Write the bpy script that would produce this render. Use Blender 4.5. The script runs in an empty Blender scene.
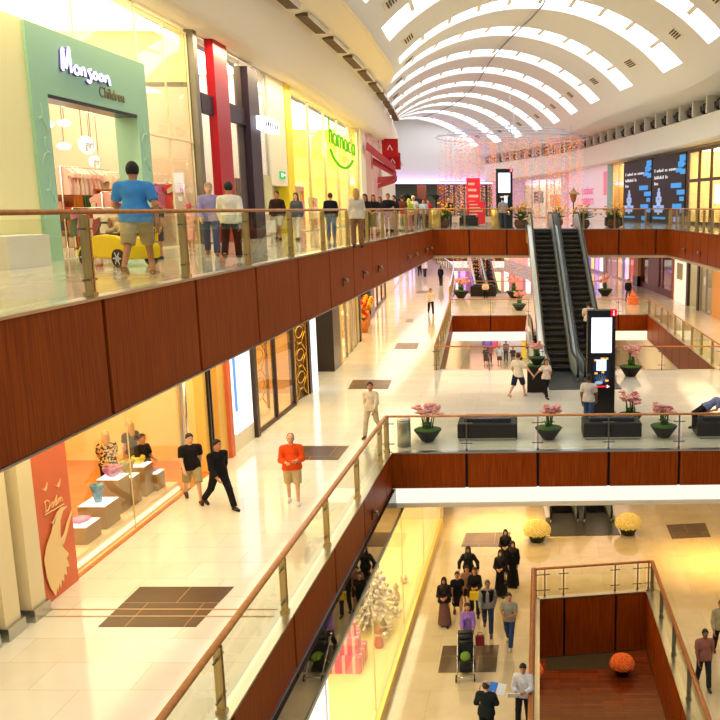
import bpy, math, random
import numpy as np
from mathutils import Vector, Matrix
S = bpy.context.scene
COL = S.collection
R = math.radians
random.seed(7)
rng = random.Random(11)

# ------------------------------------------------------------------ camera
# the photograph is the left part of a wide frame: principal point at x=540
F, CX, CY, TILT = 840.0, 540.0, 360.0, R(10.26)
ST, CT = math.sin(TILT), math.cos(TILT)
cam = bpy.data.cameras.new('camera'); co = bpy.data.objects.new('camera', cam); COL.objects.link(co)
cam.sensor_width = 36; cam.lens = 36 * F / 720; cam.shift_x = -(CX - 360) / 720
cam.clip_start = 0.1; cam.clip_end = 600
co.location = (0, 0, 0); co.rotation_euler = (R(90) - TILT, 0, 0)
S.camera = co
Z2, Z1, Z0, ZB = -1.15, -6.95, -13.0, -18.8          # the four floors, eye height is zero

def ray(px, py):
    r, d = (px - CX) / F, (py - CY) / F
    return r, CT - d * ST, -ST - d * CT
def G(px, py, z):                                    # where a floor point seen at a pixel lies
    r, y, zz = ray(px, py); t = z / zz
    return (r * t, y * t)
def AT(px, py, Y):
    r, y, zz = ray(px, py); t = Y / y
    return Vector((r * t, Y, zz * t))
def HIT(px, poly, py=205):                           # plan point of a wall line in the direction of a pixel column
    r, y, _ = ray(px, py); dx, dy = r, y
    for (a, b) in zip(poly, poly[1:]):
        ex, ey = b[0] - a[0], b[1] - a[1]
        den = dx * ey - dy * ex
        if abs(den) < 1e-9: continue
        t = (a[0] * ey - a[1] * ex) / den
        u = (a[0] * dy - a[1] * dx) / den
        if t > 0 and -1e-6 <= u <= 1 + 1e-6: return Vector((dx * t, dy * t))
    return None

# ------------------------------------------------------------------ materials
def lin(c):
    return tuple(((x / 255) / 12.92 if x / 255 <= .04045 else ((x / 255 + .055) / 1.055) ** 2.4) for x in c[:3]) + (1,)
_mats = {}
def mat(name, rgb, rough=.5, metal=0, spec=.5, emit=0, ecol=None):
    k = (name, rgb, rough, metal, emit)
    if k in _mats: return _mats[k]
    m = bpy.data.materials.new(name); m.use_nodes = True
    b = m.node_tree.nodes['Principled BSDF']
    b.inputs['Base Color'].default_value = lin(rgb)
    b.inputs['Roughness'].default_value = rough
    b.inputs['Metallic'].default_value = metal
    b.inputs['Specular IOR Level'].default_value = spec
    if emit:
        b.inputs['Emission Color'].default_value = lin(ecol or rgb)
        b.inputs['Emission Strength'].default_value = emit
    _mats[k] = m
    return m
def varied(name, c1, c2, scale=(1, 1, 1), noise=5, detail=4, rough=.5, spec=.5, rot=(0, 0, 0), metal=0):
    m = mat(name, c1, rough, metal, spec); nt = m.node_tree; N = nt.nodes; L = nt.links
    b = N['Principled BSDF']
    tc = N.new('ShaderNodeTexCoord'); mp = N.new('ShaderNodeMapping'); nz = N.new('ShaderNodeTexNoise'); cr = N.new('ShaderNodeValToRGB')
    mp.inputs['Scale'].default_value = scale; mp.inputs['Rotation'].default_value = rot
    nz.inputs['Scale'].default_value = noise; nz.inputs['Detail'].default_value = detail
    cr.color_ramp.elements[0].position = .3; cr.color_ramp.elements[1].position = .7
    cr.color_ramp.elements[0].color = lin(c1); cr.color_ramp.elements[1].color = lin(c2)
    L.new(tc.outputs['Object'], mp.inputs['Vector']); L.new(mp.outputs['Vector'], nz.inputs['Vector'])
    L.new(nz.outputs['Fac'], cr.inputs['Fac']); L.new(cr.outputs['Color'], b.inputs['Base Color'])
    return m
def tiled(name, c1, c2, joint, sx, sy, rough=.12, spec=.5, jw=.006, wobble=.5):
    m = mat(name, c1, rough, 0, spec); nt = m.node_tree; N = nt.nodes; L = nt.links
    b = N['Principled BSDF']
    tc = N.new('ShaderNodeTexCoord'); br = N.new('ShaderNodeTexBrick'); nz = N.new('ShaderNodeTexNoise')
    br.offset = 0.5; br.inputs['Scale'].default_value = 1
    br.inputs['Brick Width'].default_value = sx; br.inputs['Row Height'].default_value = sy
    br.inputs['Mortar Size'].default_value = jw; br.inputs['Mortar Smooth'].default_value = .1
    br.inputs['Color1'].default_value = lin(c1); br.inputs['Color2'].default_value = lin(c2); br.inputs['Mortar'].default_value = lin(joint)
    nz.inputs['Scale'].default_value = 1.3; nz.inputs['Detail'].default_value = 6
    mx = N.new('ShaderNodeMix'); mx.data_type = 'RGBA'; mx.blend_type = 'SOFT_LIGHT'; mx.inputs['Factor'].default_value = wobble
    L.new(tc.outputs['Object'], br.inputs['Vector']); L.new(tc.outputs['Object'], nz.inputs['Vector'])
    L.new(br.outputs['Color'], mx.inputs['A']); L.new(nz.outputs['Color'], mx.inputs['B'])
    hs = N.new('ShaderNodeHueSaturation'); hs.inputs['Saturation'].default_value = 0
    L.new(nz.outputs['Color'], hs.inputs['Color']); L.new(hs.outputs['Color'], mx.inputs['B'])
    L.new(mx.outputs['Result'], b.inputs['Base Color'])
    return m
def glass(name, tint=(250, 255, 250), refl=.6, rough=.0, base=.035):
    m = bpy.data.materials.new(name); m.use_nodes = True; nt = m.node_tree; N = nt.nodes; L = nt.links
    for n in list(N): N.remove(n)
    o = N.new('ShaderNodeOutputMaterial'); t = N.new('ShaderNodeBsdfTransparent'); g = N.new('ShaderNodeBsdfGlossy')
    f = N.new('ShaderNodeLayerWeight'); f.inputs['Blend'].default_value = .5
    pw = N.new('ShaderNodeMath'); pw.operation = 'POWER'; pw.inputs[1].default_value = 4.5
    mu = N.new('ShaderNodeMath'); mu.operation = 'MULTIPLY_ADD'; mu.inputs[1].default_value = refl; mu.inputs[2].default_value = base; mu.use_clamp = True
    mx = N.new('ShaderNodeMixShader')
    t.inputs['Color'].default_value = lin(tint); g.inputs['Color'].default_value = (1, 1, 1, 1); g.inputs['Roughness'].default_value = rough
    L.new(f.outputs['Facing'], pw.inputs[0]); L.new(pw.outputs[0], mu.inputs[0]); L.new(mu.outputs[0], mx.inputs['Fac'])
    L.new(t.outputs[0], mx.inputs[1]); L.new(g.outputs[0], mx.inputs[2]); L.new(mx.outputs[0], o.inputs['Surface'])
    return m
def glow(name, rgb, s):
    k = (name, rgb, s)
    if k in _mats: return _mats[k]
    m = bpy.data.materials.new(name); m.use_nodes = True; nt = m.node_tree; N = nt.nodes
    for n in list(N): N.remove(n)
    o = N.new('ShaderNodeOutputMaterial'); e = N.new('ShaderNodeEmission')
    e.inputs['Color'].default_value = lin(rgb); e.inputs['Strength'].default_value = s
    nt.links.new(e.outputs[0], o.inputs['Surface']); _mats[k] = m
    return m

M = {}
M['wood'] = varied('cherry_veneer', (128, 50, 4), (172, 78, 8), (14, 14, .5), 2.2, 6, .45, .12)
M['woodgap'] = mat('dark_joint', (24, 10, 6), .8)
M['white'] = mat('white_plaster', (238, 232, 222), .75, 0, .3)
M['cream'] = mat('cream_plaster', (248, 234, 206), .7, 0, .3)
M['marble1'] = tiled('cream_marble', (236, 230, 212), (229, 221, 200), (208, 194, 166), 1.5, .75, .1, .55)
M['marble2'] = tiled('pale_marble', (222, 218, 200), (214, 206, 186), (185, 175, 150), 1.2, 1.2, .08, .6)
M['marble0'] = tiled('sand_marble', (204, 184, 146), (196, 176, 138), (178, 154, 114), 1.5, 1.5, .09, .6)
M['woodfloor'] = tiled('parquet', (122, 58, 20), (96, 42, 14), (60, 24, 8), 1.6, .18, .25, .5, .008, .6)
M['shopwood'] = tiled('oak_strip', (206, 120, 40), (190, 104, 34), (150, 80, 26), 1.8, .16, .3, .5, .006, .5)
M['inlay'] = tiled('brown_granite', (92, 62, 26), (72, 46, 20), (150, 112, 66), 1.0, 1.0, .28, .25, .012, .8)
M['inlaygrey'] = tiled('grey_granite', (104, 84, 62), (94, 76, 56), (130, 108, 80), 1.2, 1.2, .18, .5, .012, .8)
M['rail'] = varied('oiled_wood_rail', (190, 116, 42), (210, 138, 58), (3, 3, 3), 3, 4, .35)
M['rail0'] = varied('red_wood_rail', (156, 88, 32), (176, 108, 46), (3, 3, 3), 3, 4, .3)
M['brass'] = mat('brushed_brass', (206, 178, 120), .3, 1)
M['steel'] = mat('brushed_steel', (196, 196, 188), .28, 1)
M['chrome'] = mat('chrome', (225, 225, 225), .08, 1)
M['black'] = mat('black_lacquer', (18, 16, 16), .3)
M['rubber'] = mat('black_rubber', (14, 14, 15), .5)
M['leather'] = varied('dark_leather', (26, 19, 14), (36, 27, 20), (1, 1, 1), 8, 4, .55, .3)
M['mullion'] = mat('bronze_mullion', (92, 72, 48), .4, .6)
M['grey'] = mat('grey_metal', (130, 124, 112), .4, .6)
M['glass'] = glass('balustrade_glass', (248, 250, 242), .5, 0, .02)
M['shopglass'] = glass('shopfront_glass', (252, 250, 246), .5)
M['mirror'] = mat('dark_mirror_glass', (30, 24, 16), .02, 0, 1.0)
M['leaf'] = varied('green_leaf', (40, 84, 24), (72, 120, 38), (1, 1, 1), 6, 3, .5)
M['darkleaf'] = varied('dark_leaf', (14, 20, 12), (30, 38, 22), (1, 1, 1), 6, 3, .6)
M['moss'] = varied('moss', (48, 92, 24), (84, 124, 40), (1, 1, 1), 14, 3, .9)
M['pink'] = varied('pink_petal', (240, 146, 140), (252, 204, 190), (1, 1, 1), 9, 2, .6)

# ------------------------------------------------------------------ mesh builder
class MB:
    def __init__(s): s.v = []; s.f = []; s.m = []; s.s = []
    def add(s, vs, fs, mi=0, sm=False):
        o = len(s.v); s.v += [tuple(v) for v in vs]
        for f in fs: s.f.append(tuple(i + o for i in f)); s.m.append(mi); s.s.append(sm)
        return s
    def box(s, x0, y0, z0, x1, y1, z1, mi=0):
        v = [(x, y, z) for z in (z0, z1) for (x, y) in ((x0, y0), (x1, y0), (x1, y1), (x0, y1))]
        return s.add(v, [(3, 2, 1, 0), (4, 5, 6, 7), (0, 1, 5, 4), (1, 2, 6, 5), (2, 3, 7, 6), (3, 0, 4, 7)], mi)
    def obox(s, c, size, rz=0, mi=0, mx=None):
        a, b, d = size[0] / 2, size[1] / 2, size[2] / 2
        m = mx if mx is not None else Matrix.Rotation(rz, 3, 'Z')
        v = [Vector(c) + m @ Vector((x * a, y * b, z * d)) for z in (-1, 1) for (x, y) in ((-1, -1), (1, -1), (1, 1), (-1, 1))]
        return s.add(v, [(3, 2, 1, 0), (4, 5, 6, 7), (0, 1, 5, 4), (1, 2, 6, 5), (2, 3, 7, 6), (3, 0, 4, 7)], mi)
    def rbox(s, c, size, r=.03, rz=0, mi=0):                     # box with rounded vertical and top edges
        a, b, d = size[0] / 2, size[1] / 2, size[2] / 2
        m = Matrix.Rotation(rz, 3, 'Z'); rings = []
        def ring(q, z):
            out = []
            for (sx, sy, a0) in ((1, 1, 0), (-1, 1, 90), (-1, -1, 180), (1, -1, 270)):
                for k in range(4):
                    t = R(a0 + k * 30)
                    out.append(Vector(c) + m @ Vector((sx * (a - r) + (r - q) * math.cos(t), sy * (b - r) + (r - q) * math.sin(t), z)))
            return out
        prof = [(0, -d)] + [(r * (1 - math.cos(R(k * 30))), d - r + r * math.sin(R(k * 30))) for k in range(4)]
        prof = [(min(q, r * .98), z) for q, z in prof]
        vs = []; fs = []
        for q, z in prof: vs += ring(q, z)
        n = 16
        for k in range(len(prof) - 1):
            for i in range(n): fs.append((k * n + i, k * n + (i + 1) % n, (k + 1) * n + (i + 1) % n, (k + 1) * n + i))
        fs.append(tuple(range(n - 1, -1, -1))); fs.append(tuple((len(prof) - 1) * n + i for i in range(n)))
        return s.add(vs, fs, mi)
    def bar(s, p, q, w, h, mi=0, up=(0, 0, 1)):
        p, q = Vector(p), Vector(q); d = q - p; L = d.length
        if L < 1e-6: return s
        d.normalize(); u = Vector(up); x = d.cross(u)
        if x.length < 1e-4: x = d.cross(Vector((0, 1, 0)))
        x.normalize(); u = x.cross(d)
        mx = Matrix((x, d, u)).transposed()
        return s.obox((p + q) / 2, (w, L, h), 0, mi, mx)
    def tube(s, pts, r, n=8, mi=0, sm=True, flat=1.0):
        pts = [Vector(p) for p in pts]; k = len(pts)
        rs = [r] * k if not isinstance(r, (list, tuple)) else r
        vs = []; fs = []; prev = None
        for i, p in enumerate(pts):
            d = (pts[min(i + 1, k - 1)] - pts[max(i - 1, 0)]).normalized()
            if prev is None:
                a = d.cross(Vector((0, 0, 1)))
                if a.length < 1e-3: a = d.cross(Vector((0, 1, 0)))
            else: a = prev - d * prev.dot(d)
            a.normalize(); prev = a; b = d.cross(a)
            for j in range(n):
                t = 2 * math.pi * j / n
                vs.append(p + a * (rs[i] * math.cos(t)) + b * (rs[i] * flat * math.sin(t)))
        for i in range(k - 1):
            for j in range(n): fs.append((i * n + j, i * n + (j + 1) % n, (i + 1) * n + (j + 1) % n, (i + 1) * n + j))
        s.add(vs, fs, mi, sm)
        o = len(s.v) - k * n
        s.f.append(tuple(o + n - 1 - j for j in range(n))); s.m.append(mi); s.s.append(False)
        s.f.append(tuple(o + (k - 1) * n + j for j in range(n))); s.m.append(mi); s.s.append(False)
        return s
    def lathe(s, prof, c=(0, 0, 0), n=20, mi=0, sm=True, wob=None):
        vs = []; fs = []; k = len(prof)
        for (r, z) in prof:
            for j in range(n):
                t = 2 * math.pi * j / n; q = r * (1 + (wob(t, z) if wob else 0))
                vs.append((c[0] + q * math.cos(t), c[1] + q * math.sin(t), c[2] + z))
        for i in range(k - 1):
            for j in range(n): fs.append((i * n + j, i * n + (j + 1) % n, (i + 1) * n + (j + 1) % n, (i + 1) * n + j))
        fs.append(tuple(range(n - 1, -1, -1))); fs.append(tuple((k - 1) * n + j for j in range(n)))
        return s.add(vs, fs, mi, sm)
    def ell(s, c, r, n=10, mi=0, mx=None):
        if not isinstance(r, (list, tuple)): r = (r, r, r)
        vs = []; fs = []; h = max(3, n // 2 + 1)
        for i in range(1, h):
            p = math.pi * i / h
            for j in range(n):
                t = 2 * math.pi * j / n
                q = Vector((r[0] * math.sin(p) * math.cos(t), r[1] * math.sin(p) * math.sin(t), r[2] * math.cos(p)))
                vs.append(Vector(c) + (mx @ q if mx is not None else q))
        tq, bq = Vector((0, 0, r[2])), Vector((0, 0, -r[2]))
        vs += [Vector(c) + (mx @ tq if mx is not None else tq), Vector(c) + (mx @ bq if mx is not None else bq)]
        T, B = len(vs) - 2, len(vs) - 1
        for i in range(h - 2):
            for j in range(n): fs.append((i * n + j, (i + 1) * n + j, (i + 1) * n + (j + 1) % n, i * n + (j + 1) % n))
        for j in range(n):
            fs.append((T, j, (j + 1) % n)); fs.append((B, (h - 2) * n + (j + 1) % n, (h - 2) * n + j))
        return s.add(vs, fs, mi, True)
    def prism(s, poly, z0, z1, mi=0, mtop=None):
        n = len(poly); poly = [tuple(p)[:2] for p in poly]
        if sum(poly[i][0] * poly[(i + 1) % n][1] - poly[(i + 1) % n][0] * poly[i][1] for i in range(n)) < 0: poly = poly[::-1]
        v = [(x, y, z0) for x, y in poly] + [(x, y, z1) for x, y in poly]
        s.add(v, [(i, (i + 1) % n, n + (i + 1) % n, n + i) for i in range(n)] + [tuple(range(n - 1, -1, -1))], mi)
        return s.add(v[n:], [tuple(range(n))], mi if mtop is None else mtop)
    def build(s, name, mats, parent=None, loc=(0, 0, 0), rz=0, world=False, bevel=0):
        if world and parent is not None:
            L = parent.location; s.v = [(v[0] - L.x, v[1] - L.y, v[2] - L.z) for v in s.v]
        me = bpy.data.meshes.new(name); me.from_pydata(s.v, [], s.f)
        for m in (mats if isinstance(mats, (list, tuple)) else [mats]): me.materials.append(m)
        me.polygons.foreach_set('material_index', s.m); me.polygons.foreach_set('use_smooth', s.s)
        me.update()
        o = bpy.data.objects.new(name, me); COL.objects.link(o)
        o.location = loc; o.rotation_euler = (0, 0, rz)
        if parent is not None: o.parent = parent
        if bevel:
            b = o.modifiers.new('bevel', 'BEVEL'); b.width = bevel; b.segments = 2; b.limit_method = 'ANGLE'
        return o

def tag(o, label, cat, group=None, kind=None):
    o['label'] = label; o['category'] = cat
    if group: o['group'] = group
    if kind: o['kind'] = kind
    return o
def thing(name, label, cat, loc=(0, 0, 0), rz=0, group=None):
    o = bpy.data.objects.new(name, None); COL.objects.link(o); o.empty_display_size = .2
    o.location = loc; o.rotation_euler = (0, 0, rz)
    return tag(o, label, cat, group)
def struct(o, label=None):
    o['kind'] = 'structure'
    if label: o['label'] = label
    return o
def copy_tree(o, parent=None):
    c = o.copy(); COL.objects.link(c)
    if parent is not None: c.parent = parent
    for ch in list(o.children): copy_tree(ch, c)
    return c
def text_mesh(name, body, size, m, parent=None, loc=(0, 0, 0), rot=(90, 0, 0), ext=.01, shear=0, sx=1, align='CENTER'):
    cu = bpy.data.curves.new(name, 'FONT'); cu.body = body; cu.size = size; cu.extrude = ext; cu.shear = shear
    cu.align_x = align; cu.align_y = 'CENTER'
    t = bpy.data.objects.new('text_source', cu); COL.objects.link(t)
    bpy.context.view_layer.update()
    me = bpy.data.meshes.new_from_object(t.evaluated_get(bpy.context.evaluated_depsgraph_get()))
    bpy.data.objects.remove(t)
    me.materials.clear(); me.materials.append(m)
    o = bpy.data.objects.new(name, me); COL.objects.link(o)
    o.location = loc; o.rotation_euler = [R(a) for a in rot]; o.scale = (sx, 1, 1)
    if parent is not None: o.parent = parent
    return o
def along(poly, step0=None):
    out = [0.0]
    for a, b in zip(poly, poly[1:]): out.append(out[-1] + math.hypot(b[0] - a[0], b[1] - a[1]))
    return out
def at_len(poly, s):
    ls = along(poly)
    for i in range(len(poly) - 1):
        if s <= ls[i + 1] or i == len(poly) - 2:
            t = (s - ls[i]) / (ls[i + 1] - ls[i]); a, b = poly[i], poly[i + 1]
            d = Vector((b[0] - a[0], b[1] - a[1])).normalized()
            return Vector((a[0] + (b[0] - a[0]) * t, a[1] + (b[1] - a[1]) * t)), d
def smooth_poly(pts, n=6):
    out = []
    P = [Vector(p) for p in pts]
    for i in range(len(P) - 1):
        p0, p1, p2, p3 = P[max(i - 1, 0)], P[i], P[i + 1], P[min(i + 2, len(P) - 1)]
        for k in range(n):
            t = k / n
            out.append(0.5 * ((2 * p1) + (p2 - p0) * t + (2 * p0 - 5 * p1 + 4 * p2 - p3) * t * t + (3 * p1 - p0 - 3 * p2 + p3) * t ** 3))
    out.append(P[-1]); return [tuple(p) for p in out]
def area(name, loc, size, power, color=(255, 255, 255), rot=(0, 0, 0), sy=None, spread=180):
    l = bpy.data.lights.new(name, 'AREA'); l.energy = power; l.color = lin(color)[:3]; l.spread = R(spread)
    l.shape = 'RECTANGLE'; l.size = size; l.size_y = sy or size
    o = bpy.data.objects.new(name, l); COL.objects.link(o); o.location = loc; o.rotation_euler = [R(a) for a in rot]
    return o
def point(name, loc, power, color=(255, 255, 255), r=.2):
    l = bpy.data.lights.new(name, 'POINT'); l.energy = power; l.color = lin(color)[:3]; l.shadow_soft_size = r
    o = bpy.data.objects.new(name, l); COL.objects.link(o); o.location = loc
    return o
# ------------------------------------------------------------------ plan lines of the building
LW2 = smooth_poly([(-10.75, -2), (-10.8, 24), (-11.3, 38), (-12.6, 60), (-14.6, 80), (-20, 118)], 5)
BH = smooth_poly([(-9.5, -12), (-9.5, 6), (-9.9, 26), (-10.6, 38), (-11.8, 60), (-13.6, 79), (-18.4, 117)], 8)
SL = smooth_poly([(-9.2, -12), (-9.2, 6), (-9.6, 32), (-10.3, 50), (-12.4, 72), (-15.8, 96), (-21, 117)], 8)
LW1 = smooth_poly([(-8.85, -2), (-8.8, 22), (-8.8, 34), (-9.4, 43), (-10.6, 51), (-11.9, 64), (-16.5, 110), (-17.6, 118)], 5)
RW2 = smooth_poly([(12.6, 26), (12.2, 42), (11.6, 54), (7.0, 78), (3.0, 95), (-7.5, 121)], 6)
RW1 = smooth_poly([(12.6, 30), (11.9, 46), (11.1, 55), (9.3, 74), (5, 98), (-2, 120)], 6)
AX = smooth_poly([(1.3, -14), (1.2, 8), (1.0, 35), (.6, 43.4), (0, 51.6), (-1.9, 59.8), (-3.8, 68.6), (-5.2, 77), (-6.6, 85.2), (-8.4, 93.3), (-10.6, 101), (-13.6, 109), (-17.3, 117)], 8)
E2L = [(-5.85, 1.95), (-5.9, 26), (-6.05, 47.3)]
E2F = [(-6.05, 47.3), (7.3, 47.9)]
E2R = [(7.3, 47.9), (7.98, 36), (8.6, 12)]
E1L = [(-4.4, 4.8), (-4.38, 23.45)]
E1F = [(-4.38, 23.45), (12, 24.05)]
V1 = [(-4.5, 36.0), (-5.85, 54.8), (7.2, 55.3), (7.85, 36.0)]          # the middle-level opening beyond the bridge
RIM = smooth_poly([(-6.9, 64.5), (-7.6, 73), (-9.6, 92), (-15, 117)], 6)
RIMR = [(4.6, 69), (1.6, 90), (-5, 117)]
c0 = [G(541, 598, Z0), G(649, 590, Z0)]
V0 = [(-.12, 9), (-.12, c0[0][1]), (c0[1][0], c0[1][1]), (4.1, 9)]

# ------------------------------------------------------------------ floors
def slab(name, polys, z, th, top, under):
    b = MB()
    for p in polys: b.prism(p, z - th, z, 1, 0)
    return struct(b.build(name, [top, under]))
f2 = [[(-17, -2)] + [E2L[0], E2L[1], E2L[2]] + [(-17, 47.3)],
      [(-19, 47.3)] + E2F + [(18, 47.9), (16, 69), (-19, 69)],
      [(7.3, 47.9), (7.98, 36), (8.6, 12), (18, 12), (18, 47.9)],
      [(-24, 69), (-7.3, 69), (-9.6, 92), (-15, 117), (-26, 117)],
      [(4.6, 69), (16, 69), (12, 117), (-5, 117), (1.6, 90)],
      [(-34, 117), (14, 117), (14, 150), (-34, 150)]]
slab('floor', f2, Z2, 1.62, M['marble2'], M['cream'])
f1 = [[(-14, -2), (-4.4, -2), (-4.38, 23.45), (-14, 23.45)],
      [(-14, 23.45), (-4.38, 23.45), (12, 24.05), (12, 36), (-14, 36)],
      [(-14, 36), V1[0], V1[1], (-18, 54.8)],
      [V1[3], (18, 36), (18, 55.3), V1[2]],
      [(-.75, 48), (3.1, 48), (3.1, 55.2), (-.75, 55.1)],
      [(-18, 54.8), V1[1], V1[2], (18, 55.3), (18, 69), (-6.9, 69), (-6.9, 64.5), (-20, 64.5)],
      [(-20, 64.5)] + RIM + [(-30, 117)],
      [(4.6, 69), (18, 69), (14, 117), (-5, 117), (1.6, 90)],
      [(-34, 117), (14, 117), (14, 140), (-34, 140)]]
slab('floor', f1, Z1, 1.7, M['marble1'], M['cream'])
f0 = [[(-9, 4), (-.12, 4), (-.12, c0[0][1]), (-9, c0[0][1])],
      [(4.1, 4), (14, 4), (14, c0[1][1]), (c0[1][0], c0[1][1])],
      [(-9, c0[0][1]), (-.12, c0[0][1]), (c0[1][0], c0[1][1]), (14, c0[1][1]), (14, 132), (-20, 132)]]
slab('floor', f0, Z0, 2.0, M['marble0'], M['cream'])
struct(MB().box(-8, 6, ZB - .3, 14, 60, ZB).build('floor', M['woodfloor']))
# granite mats let into the stone floors
_n = [0]
def inlay(px, z, m, th=.008):
    pts = [G(x, y, z) for x, y in px]
    b = MB().prism(pts, z, z + th, 0)
    _n[0] += 1
    return struct(b.build('trim_%d' % (200 + _n[0]), m))
for q in ([(98, 627), (140, 587), (234, 587), (196, 627)], [(278, 460), (286, 446), (349, 446), (338, 460)],
          [(348, 389), (353, 380), (392, 380), (388, 389)], [(394, 349), (397, 343), (419, 343), (417, 349)],
          [(405, 322), (407, 319), (414, 319), (413, 322)], [(416, 293), (417, 291), (430, 291), (430, 293)]):
    inlay(q, Z1, M['inlay'])
for q in ([(438, 673), (443, 646), (499, 645), (496, 672)], [(461, 547), (466, 533), (511, 532), (508, 547)],
          [(672, 539), (666, 525), (705, 523), (711, 537)]):
    inlay(q, Z0, M['inlaygrey'])
for zz, ya in ((Z1 + .002, G(150, 610, Z1)[1]), (Z1 + .002, G(150, 617, Z1)[1])):
    struct(MB().box(-8.7, ya, zz, -4.6, ya + .03, zz + .009).build('trim_1', mat('pale_stone_strip', (214, 170, 120), .3)))
struct(MB().box(.0, 25.2, ZB, 6, 25.9, ZB + .006).build('trim_2', mat('dark_wood_band', (50, 24, 10), .3)))

# ------------------------------------------------------------------ balcony edges: veneer panels below, glass balustrade above
_t = [10]
def stations(poly, step, first):
    tot = along(poly)[-1]; s = first; out = [0.0]
    while s < tot - .3:
        if s > .2: out.append(s)
        s += step
    out.append(tot); return out
def fascia(poly, ztop, h, side, st, band=0, bandm=None, th=.07):
    _t[0] += 1
    root = bpy.data.objects.new('trim_%d' % _t[0], None); COL.objects.link(root); struct(root)
    p0, _ = at_len(poly, 0); root.location = (p0.x, p0.y, ztop - h)
    bk = MB()
    for a, b in zip(poly, poly[1:]):
        d = (Vector(b) - Vector(a)).normalized(); n = Vector((-d.y, d.x)) * side
        q = [Vector(a), Vector(b), Vector(b) + n * .03, Vector(a) + n * .03]
        if side > 0: q = q
        bk.prism([tuple(v) for v in q], ztop - h, ztop - .02, 0)
    bk.build('dark_backing', M['woodgap'], root, world=True)
    for s0, s1 in zip(st, st[1:]):
        a, d = at_len(poly, s0 + .04); b, d2 = at_len(poly, s1 - .04)
        n = Vector((-d.y, d.x)) * side
        pb = MB(); pb.prism([tuple(a + n * .02), tuple(b + n * .02), tuple(b + n * (th + .02)), tuple(a + n * (th + .02))], ztop - h, ztop - .04, 0)
        pb.build('wood_panel', M['wood'], root, world=True, bevel=.008)
    tb = MB()
    for zz in ([ztop - .034, ztop - h - .03] if not band else [ztop - .034]):
        for a, b in zip(poly, poly[1:]):
            d = (Vector(b) - Vector(a)).normalized(); n = Vector((-d.y, d.x)) * side
            tb.prism([tuple(Vector(a) - n * .1), tuple(Vector(b) - n * .1), tuple(Vector(b) + n * .11), tuple(Vector(a) + n * .11)], zz, zz + (.04 if zz > ztop - .1 else .03), 0)
    tb.build('metal_edge', M['steel'], root, world=True)
    if band:
        bb = MB()
        for a, b in zip(poly, poly[1:]):
            d = (Vector(b) - Vector(a)).normalized(); n = Vector((-d.y, d.x)) * side
            bb.prism([tuple(Vector(a) - n * .02), tuple(Vector(b) - n * .02), tuple(Vector(b) + n * .04), tuple(Vector(a) + n * .04)], ztop - h - band, ztop - h, 0)
        bb.build('light_band', bandm, root, world=True)
    return root
def balustrade(poly, z, side, st, label, group='glass balustrades round the openings', h=1.1, railm=None, postm=None, rr=.045, inset=.06, pw=.06, pd=.11, clamps=True):
    p0, _ = at_len(poly, 0)
    root = thing('glass_balustrade', label, 'railing', (p0.x, p0.y, z), 0, group)
    pts = []
    for p in poly:
        pts.append(Vector((p[0], p[1], z + h)))
    d0 = (Vector(poly[1]) - Vector(poly[0])).normalized()
    off = []
    for i, p in enumerate(pts):
        dd = (Vector(poly[min(i + 1, len(poly) - 1)]) - Vector(poly[max(i - 1, 0)])).normalized()
        n = Vector((-dd.y, dd.x, 0)) * side; off.append(p - n * inset)
    e0 = (off[0] - off[1]).normalized() * inset; e1 = (off[-1] - off[-2]).normalized() * inset; off[0] = off[0] + e0; off[-1] = off[-1] + e1
    MB().tube(off, rr, 10, flat=.75).build('handrail', railm or M['rail'], root, world=True)
    for s in st:
        p, d = at_len(poly, s); n = Vector((-d.y, d.x)) * side; p = p - n * inset
        a = math.atan2(d.y, d.x)
        pm = MB()
        for k in (-1, 1):
            c = p + d * (k * pw * .42)
            pm.obox((c.x, c.y, z + h / 2 - .02), (pw * .5, pd, h - .04), a)
        pm.obox((p.x, p.y, z + .03), (pw * 2, pd * 1.3, .06), a)
        po = pm.build('post', postm or M['brass'], root, world=True)
        if clamps:
            for zz in (.22, h - .22):
                MB().obox((p.x - root.location.x, p.y - root.location.y, zz), (.34, .03, .025), a).build('glass_clamp', M['grey'], po)
    for s0, s1 in zip(st, st[1:]):
        if s1 - s0 < .25: continue
        a, d = at_len(poly, s0 + .09); b, _ = at_len(poly, s1 - .09); n = Vector((-d.y, d.x)) * side
        gm = MB(); q = [a - n * (inset - .008), b - n * (inset - .008), b - n * (inset + .008), a - n * (inset + .008)]
        gm.prism([tuple(v) for v in q], z + .05, z + h - .08)
        gm.build('glass_panel', M['glass'], root, world=True)
    return root

coolband = glow('lit_cove_white', (255, 246, 230), 1.0)
warmband = glow('lit_cove_warm', (255, 232, 180), 1.5)
st = stations(E2L, 3.05, 3.05 - .03)
fascia(E2L, Z2, 1.6, -1, st); balustrade(E2L, Z2, -1, st, 'long glass balustrade with brass posts along the upper left gallery')
st = stations(E2F, 2.1, 2.1)
fascia(E2F, Z2, 1.46, -1, st)
fa, fb = [E2F[0], tuple(at_len(E2F, 5.55)[0])], [tuple(at_len(E2F, 8.5)[0]), E2F[1]]
balustrade(fa, Z2, -1, stations(fa, 1.85, 1.85), 'glass balustrade on the far upper edge, left of the escalator tops')
balustrade(fb, Z2, -1, stations(fb, 1.75, 1.75), 'glass balustrade on the far upper edge, right of the escalator tops')
st = stations(E2R, 1.5, 1.5)
fascia(E2R, Z2, 1.46, -1, st); balustrade(E2R, Z2, -1, st, 'glass balustrade with brass posts on the upper right gallery in front of the dark posters')
st = stations(E1L, 2.95, 2.95)
fascia(E1L, Z1, 1.08, -1, st)
balustrade(E1L, Z1, -1, st, 'glass balustrade running diagonally down the middle-level left walkway', h=1.04, rr=.058)
st = stations(E1F, 2.07, 2.25)
fascia(E1F, Z1, 1.08, -1, st, .46, coolband)
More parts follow.
